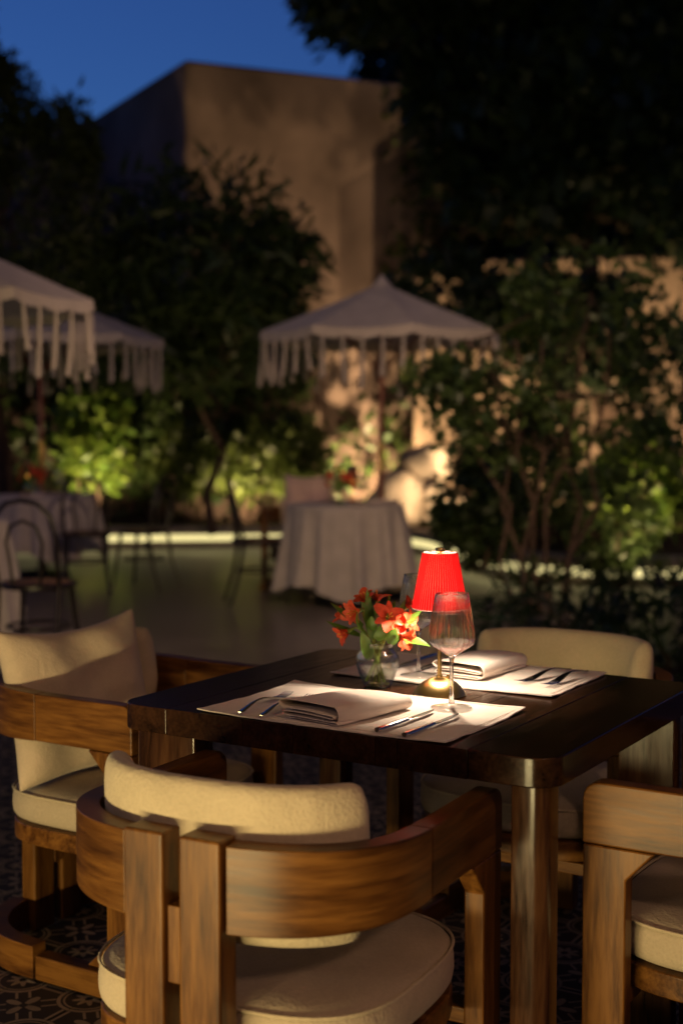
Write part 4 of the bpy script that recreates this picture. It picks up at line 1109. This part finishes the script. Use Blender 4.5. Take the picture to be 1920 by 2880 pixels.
# ------------------------------------------------------------------ plants
def leaves_mesh(name, m, P, size, aspect=0.45, parent=None, droop=0.0, bend=0.25, flat=0.0):
    """one small bent leaf at each point"""
    n = len(P); P = np.asarray(P, float)
    d = rng.normal(size=(n, 3)); d[:, 2] = d[:, 2] * (1 - flat) - droop; d /= np.linalg.norm(d, axis=1)[:, None]
    a = rng.normal(size=(n, 3)); s = np.cross(d, a); s /= np.linalg.norm(s, axis=1)[:, None]
    nr = np.cross(s, d)
    L = size * rng.uniform(0.6, 1.35, n)[:, None]; Wd = L * aspect
    v0 = P; v1 = P + d * L * 0.45 + s * Wd * 0.5 + nr * L * bend * 0.2; v2 = P + d * L - nr * L * bend * 0.5; v3 = P + d * L * 0.45 - s * Wd * 0.5 + nr * L * bend * 0.2
    V = np.stack([v0, v1, v2, v3], 1).reshape(-1, 3)
    me = bpy.data.meshes.new(name)
    me.vertices.add(4 * n); me.vertices.foreach_set('co', V.ravel())
    me.loops.add(4 * n); me.loops.foreach_set('vertex_index', np.arange(4 * n))
    me.polygons.add(n); me.polygons.foreach_set('loop_start', np.arange(0, 4 * n, 4)); me.polygons.foreach_set('loop_total', np.full(n, 4))
    me.update(); me.validate(); me.materials.append(m)
    o = link(bpy.data.objects.new(name, me)); o.parent = parent; return o
def blob(c, r, n, clumps=26, spread=0.34, shell=0.75):
    """points gathered in clumps through an ellipsoid"""
    c = np.array(c); r = np.array(r)
    q = rng.normal(size=(clumps, 3)); q /= np.linalg.norm(q, axis=1)[:, None]
    q *= rng.uniform(0.25, 1.0, clumps)[:, None] ** (1 - shell)
    k = rng.integers(0, clumps, n)
    sc = rng.uniform(0.6, 1.3, clumps)[k][:, None] * spread
    d = q[k] + rng.normal(size=(n, 3)) * sc * 0.6
    L = np.linalg.norm(d, axis=1)[:, None]; d = np.where(L > 1.15, d / L * rng.uniform(0.75, 1.15, (n, 1)), d)
    return c + d * r
def branch(mb, p0, p1, r0, r1, wob=0.06, n=6):
    p0 = Vector(p0); p1 = Vector(p1); pts = []; L = (p1 - p0).length
    for i in range(n):
        t = i / (n - 1); w = wob * L * math.sin(math.pi * t)
        pts.append(p0.lerp(p1, t) + Vector((rnd.uniform(-w, w), rnd.uniform(-w, w), 0)))
    mb.tube(pts, [r0 + (r1 - r0) * i / (n - 1) for i in range(n)], 8); return pts
def tree(name, base, top, tr, crowns, m, size, n, label, cat='tree', group=None, aspect=0.45, stems=1, sspread=0.0, droop=0.0, flat=0.0):
    root = empty(name, (base[0], base[1], 0)); tag(root, label, cat, group)
    o = np.array([base[0], base[1], 0.0])
    for s_ in range(stems):
        mb = MB(); ox = (s_ - (stems - 1) / 2) * sspread
        p = branch(mb, (ox * 0.6, rnd.uniform(-0.1, 0.1) * (stems > 1), base[2]), (top[0] - base[0] + ox * 1.6, top[1] - base[1] + rnd.uniform(-0.2, 0.2) * (stems > 1), top[2]), tr, tr * 0.45)
        for c, r, f in crowns[:4]:
            branch(mb, p[-1 - rnd.randint(0, 2)], (c[0] - base[0], c[1] - base[1], c[2]), tr * 0.45, tr * 0.12, 0.1)
        mb.build('trunk', M['bark'], root)
    tot = sum(f for _, _, f in crowns); P = []
    for c, r, f in crowns:
        P.append(blob(np.array(c) - o, r, int(n * f / tot), clumps=max(8, int(30 * f / tot * 2))))
    leaves_mesh('crown', m, np.concatenate(P), size, aspect, root, droop, flat=flat)
    return root
# right: many stemmed tree in front of the lit garden wall
tree('terrace_tree', (1.40, 9.3, 0.0), (1.35, 9.3, 1.9), 0.019, [((1.15, 9.3, 1.50), (0.55, 0.5, 0.45), 3), ((0.70, 9.4, 1.62), (0.28, 0.4, 0.22), 0.6), ((1.75, 9.5, 1.50), (0.50, 0.5, 0.60), 2), ((1.75, 9.5, 2.25), (0.55, 0.5, 0.30), 1.2), ((2.3, 9.6, 1.9), (0.5, 0.5, 0.7), 1.4)],
     M['leaf_dark'], 0.09, 3300, 'many stemmed leafy tree rising right of the red lamp', stems=7, sspread=0.10, aspect=0.55)
# tall dark trees at top right
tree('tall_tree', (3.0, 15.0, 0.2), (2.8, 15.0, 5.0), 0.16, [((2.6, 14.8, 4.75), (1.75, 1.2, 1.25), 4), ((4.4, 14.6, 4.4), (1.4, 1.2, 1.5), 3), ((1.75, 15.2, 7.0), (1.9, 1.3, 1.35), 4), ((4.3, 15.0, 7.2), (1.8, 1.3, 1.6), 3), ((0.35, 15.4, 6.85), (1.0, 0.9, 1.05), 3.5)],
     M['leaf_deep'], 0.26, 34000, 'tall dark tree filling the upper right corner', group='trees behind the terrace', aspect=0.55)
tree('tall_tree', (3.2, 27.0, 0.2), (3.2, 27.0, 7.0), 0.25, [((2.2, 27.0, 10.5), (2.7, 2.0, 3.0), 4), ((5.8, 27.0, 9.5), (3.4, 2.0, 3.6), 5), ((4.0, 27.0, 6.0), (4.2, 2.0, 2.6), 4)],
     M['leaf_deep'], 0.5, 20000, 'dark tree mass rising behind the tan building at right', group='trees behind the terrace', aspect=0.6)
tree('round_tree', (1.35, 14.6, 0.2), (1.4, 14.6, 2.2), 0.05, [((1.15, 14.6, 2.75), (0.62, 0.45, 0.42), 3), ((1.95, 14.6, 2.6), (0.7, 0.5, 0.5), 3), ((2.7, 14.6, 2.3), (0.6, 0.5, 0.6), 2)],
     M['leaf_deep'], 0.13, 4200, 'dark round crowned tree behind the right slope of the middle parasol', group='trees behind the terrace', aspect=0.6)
tree('sky_block_tree', (-7.0, 9.5, 0.0), (-5.5, 10.0, 6.5), 0.28, [((-4.0, 11.0, 6.7), (3.0, 2.4, 0.6), 4), ((0.5, 11.0, 6.8), (3.0, 2.4, 0.6), 4), ((-3.0, 14.5, 8.0), (3.5, 1.5, 0.8), 4)],
     M['leaf_deep'], 0.5, 16000, 'unseen tree added outside the left edge, its branches screening the terrace from the sky', group='trees behind the terrace', aspect=0.6)  # out of view, added to screen blue sky from cutlery and parasols
# left: spiky topped tree
tree('cypress_like_tree', (-3.4, 13.4, 0.2), (-3.3, 13.4, 3.6), 0.10, [((-3.5, 13.3, 3.4), (1.05, 0.8, 1.35), 5), ((-2.75, 13.2, 4.05), (0.35, 0.4, 0.55), 1), ((-3.3, 13.3, 4.6), (0.35, 0.4, 0.75), 1.2), ((-4.1, 13.3, 4.9), (0.5, 0.4, 0.9), 1.5), ((-3.0, 13.4, 2.5), (0.8, 0.6, 0.7), 2)],
     M['leaf_olive'], 0.12, 12000, 'olive green tree with spiky tips against the sky at left', group='trees behind the terrace', aspect=0.3)
# middle left: broad dark bush with long drooping leaves
tree('broad_leaf_tree', (-1.35, 14.1, 0.2), (-1.35, 14.1, 2.4), 0.05, [((-1.45, 13.9, 3.1), (1.05, 0.8, 0.95), 4), ((-0.55, 13.9, 2.75), (0.55, 0.6, 0.75), 2), ((-2.1, 13.9, 2.5), (0.7, 0.6, 0.7), 2), ((-1.2, 13.7, 2.2), (0.9, 0.6, 0.5), 2)],
     M['leaf_dark'], 0.26, 5200, 'dark long leaved tree in front of the tan building', group='trees behind the terrace', aspect=0.22, droop=0.4)
def shrub(c, r, m, size, n, label, group='shrubs along the kerb', aspect=0.55, z0=0.2):
    root = empty('shrub', (c[0], c[1], 0)); tag(root, label, 'shrub', group)
    mb = MB()
    for k in range(6):
        a = 2 * math.pi * k / 6; branch(mb, (0.05 * math.cos(a), 0.05 * math.sin(a), z0), (r[0] * 0.6 * math.cos(a), r[1] * 0.6 * math.sin(a), c[2] + rnd.uniform(-0.1, 0.3) * r[2]), 0.018, 0.005)
    mb.build('stems', M['bark'], root)
    leaves_mesh('foliage', m, blob((0, 0, c[2]), r, n, clumps=30, spread=0.4), size, aspect, root)
    return root
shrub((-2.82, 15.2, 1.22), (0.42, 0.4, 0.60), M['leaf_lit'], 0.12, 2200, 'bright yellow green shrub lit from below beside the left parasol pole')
shrub((-1.72, 15.6, 0.95), (0.45, 0.4, 0.42), M['leaf_olive'], 0.11, 1500, 'olive shrub just right of the bright lit shrub')
shrub((-2.20, 15.9, 1.05), (0.42, 0.3, 0.55), M['leaf_dark'], 0.11, 1500, 'dark leafy shrub behind the gap between the bright shrub and its olive neighbour')
shrub((-1.05, 15.7, 0.95), (0.45, 0.4, 0.45), M['leaf_olive'], 0.11, 1500, 'dim olive shrub halfway between the two lit patches of garden')
shrub((-0.50, 15.5, 1.00), (0.36, 0.4, 0.48), M['leaf_olive'], 0.11, 1300, 'olive shrub left of the lit wall behind the middle table')
shrub((0.30, 16.75, 1.0), (0.55, 0.3, 0.75), M['leaf_dark'], 0.16, 170, 'sparse twiggy shrub casting shadows on the lit wall behind the middle table')
shrub((1.35, 12.9, 0.75), (0.38, 0.4, 0.50), M['leaf_dark'], 0.10, 1600, 'dark green shrub between the pale boulders and the stems of the tree')
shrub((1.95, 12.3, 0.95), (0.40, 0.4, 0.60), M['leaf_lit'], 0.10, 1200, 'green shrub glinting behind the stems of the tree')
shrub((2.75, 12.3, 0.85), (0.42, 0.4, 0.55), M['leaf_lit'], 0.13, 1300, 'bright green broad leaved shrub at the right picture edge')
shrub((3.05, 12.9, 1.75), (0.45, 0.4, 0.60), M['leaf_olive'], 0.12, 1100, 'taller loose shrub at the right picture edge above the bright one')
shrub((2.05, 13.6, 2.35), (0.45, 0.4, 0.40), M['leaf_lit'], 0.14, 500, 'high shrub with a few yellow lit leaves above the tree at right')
shrub((1.10, 10.7, 0.62), (0.34, 0.3, 0.42), M['leaf_dark'], 0.09, 1500, 'dark leafy shrub right of the middle cloth table')
shrub((2.05, 10.5, 0.60), (0.45, 0.3, 0.40), M['leaf_dark'], 0.09, 1300, 'leafy shrub behind the right stems of the tree')
shrub((1.55, 10.85, 0.14), (0.30, 0.10, 0.10), M['leaf_olive'], 0.07, 170, 'low tuft at the kerb behind the tree stems, nearest the red lamp', 'tufts along the lit kerb', z0=0.0)
shrub((2.15, 10.75, 0.14), (0.32, 0.10, 0.10), M['leaf_olive'], 0.07, 190, 'low tuft at the kerb, middle one of three at right', 'tufts along the lit kerb', z0=0.0)
shrub((2.75, 10.75, 0.14), (0.32, 0.10, 0.10), M['leaf_olive'], 0.07, 190, 'low tuft at the kerb by the right picture edge', 'tufts along the lit kerb', z0=0.0)
shrub((1.75, 7.0, 0.22), (0.50, 0.4, 0.26), M['leaf_deep'], 0.16, 700, 'low dark plant on the floor behind the far armchair', 'plants on the terrace', aspect=0.18, z0=0.0)
shrub((1.15, 7.6, 0.20), (0.38, 0.3, 0.22), M['leaf_deep'], 0.20, 350, 'low dark spiky plant on the floor in front of the stemmed tree', 'plants on the terrace', aspect=0.12, z0=0.0)
# creeper on the right part of the tan building
P = []
for k in range(2600):
    t = rng.beta(1.6, 1.1); z = 0.8 + 5.1 * rng.random()
    s_ = 0.52 + 0.48 * t + 0.02 * math.sin(z * 3)
    P.append((-2.0 + 5.0 * s_, 17.5 + 2.1 * s_ - 0.06 - 0.22 * rng.random(), z))
cr = leaves_mesh('creeper', M['leaf_olive'], P, 0.17, 0.6, None, 0.5); tag(cr, 'creeper climbing the right part of the tan building', 'creeper')

P = [(-5.5 + 5.1 * rng.random(), 16.2 - 0.05 - 0.25 * rng.random() + 0.15, 0.3 + 2.1 * rng.random() ** 0.8) for k in range(2600)]
cr = leaves_mesh('creeper', M['leaf_dark'], P, 0.15, 0.6, None, 0.4); tag(cr, 'creeper covering the dark stone wall behind the low shrubs', 'creeper')

# pale boulders behind the middle parasol
def boulder(c, r, seed, label):
    bm = bmesh.new(); bmesh.ops.create_icosphere(bm, subdivisions=3, radius=1.0)
    r2 = random.Random(seed); ph = [r2.uniform(0, 6) for _ in range(9)]
    for v in bm.verts:
        p = v.co
        k = 1 + 0.16 * math.sin(2.3 * p.x + ph[0]) * math.sin(2.1 * p.y + ph[1]) + 0.12 * math.sin(3.7 * p.z + ph[2] + 2 * p.x) + 0.06 * math.sin(7 * p.x + ph[3]) * math.sin(6 * p.z + ph[4])
        v.co = Vector((p.x * r[0], p.y * r[1], p.z * r[2])) * k
    me = bpy.data.meshes.new('boulder'); bm.to_mesh(me); bm.free(); me.materials.append(M['rock'])
    me.polygons.foreach_set('use_smooth', [True] * len(me.polygons))
    o = link(bpy.data.objects.new('boulder', me)); o.location = c; tag(o, label, 'boulder', 'pale boulders behind the middle table')
boulder((0.72, 15.35, 0.52), (0.36, 0.3, 0.34), 1, 'large pale lit boulder just right of the middle parasol pole')
boulder((1.16, 15.15, 0.45), (0.26, 0.3, 0.27), 2, 'pale boulder at the right end of the lit rock pile')
boulder((0.98, 15.5, 0.90), (0.30, 0.3, 0.26), 3, 'pale boulder on top of the lit rock pile')

# ------------------------------------------------------------------ garden spotlights
def garden_spot(loc, target, energy, size, label, color=(1.0, 0.68, 0.38)):
    root = empty('garden_spotlight', loc); tag(root, label, 'spotlight', 'garden spotlights')
    d = (Vector(target) - Vector(loc)).normalized()
    mb = MB(); mb.tube([-d * 0.09, -d * 0.012], [0.034, 0.036], 14); mb.build('housing', M['dark_metal'], root)
    st = MB(); st.tube([(0, 0, -0.2), (0, 0, -0.03)], 0.008, 6); st.build('spike', M['dark_metal'], root)
    l = light('spot_light', 'SPOT', loc, energy, color, target, spot_size=R(size), spot_blend=0.9, shadow_soft_size=0.03)
garden_spot((-0.05, 15.75, 0.42), (0.45, 18.3, 0.9), 1250, 84, 'small dark spotlight in the bed behind the middle table')
garden_spot((1.75, 14.2, 0.42), (1.6, 16.8, 1.8), 420, 120, 'small dark spotlight in front of the garden wall')
garden_spot((3.3, 13.4, 0.42), (3.0, 16.3, 1.8), 420, 120, 'small dark spotlight at the right end of the garden')
garden_spot((-2.55, 14.2, 0.21), (-2.8, 15.3, 1.15), 380, 75, 'small dark spotlight under the bright lit shrub')
garden_spot((2.45, 11.75, 0.34), (2.7, 12.4, 1.0), 90, 120, 'small dark spotlight under the bright green shrub')
garden_spot((1.02, 14.35, 0.42), (0.9, 15.4, 0.7), 70, 90, 'small dark spotlight in front of the pale boulders')
garden_spot((-3.6, 14.9, 0.42), (-3.6, 13.4, 3.2), 90, 70, 'small dark spotlight under the olive tree at left')
garden_spot((-1.3, 15.1, 0.34), (-1.2, 16.2, 1.2), 130, 130, 'small dark spotlight between the olive shrubs')
garden_spot((-0.75, 14.98, 0.40), (-0.6, 15.7, 1.2), 60, 120, 'small dark spotlight left of the lit wall')
garden_spot((0.95, 8.6, 0.21), (1.3, 9.4, 1.7), 6, 100, 'small dark spotlight at the foot of the stemmed tree')
garden_spot((2.35, 10.0, 0.21), (2.1, 10.9, 1.4), 40, 120, 'small dark spotlight behind the stemmed tree')
garden_spot((-1.9, 13.2, 0.21), (-1.4, 14.0, 2.8), 35, 80, 'small dark spotlight under the dark long leaved tree')
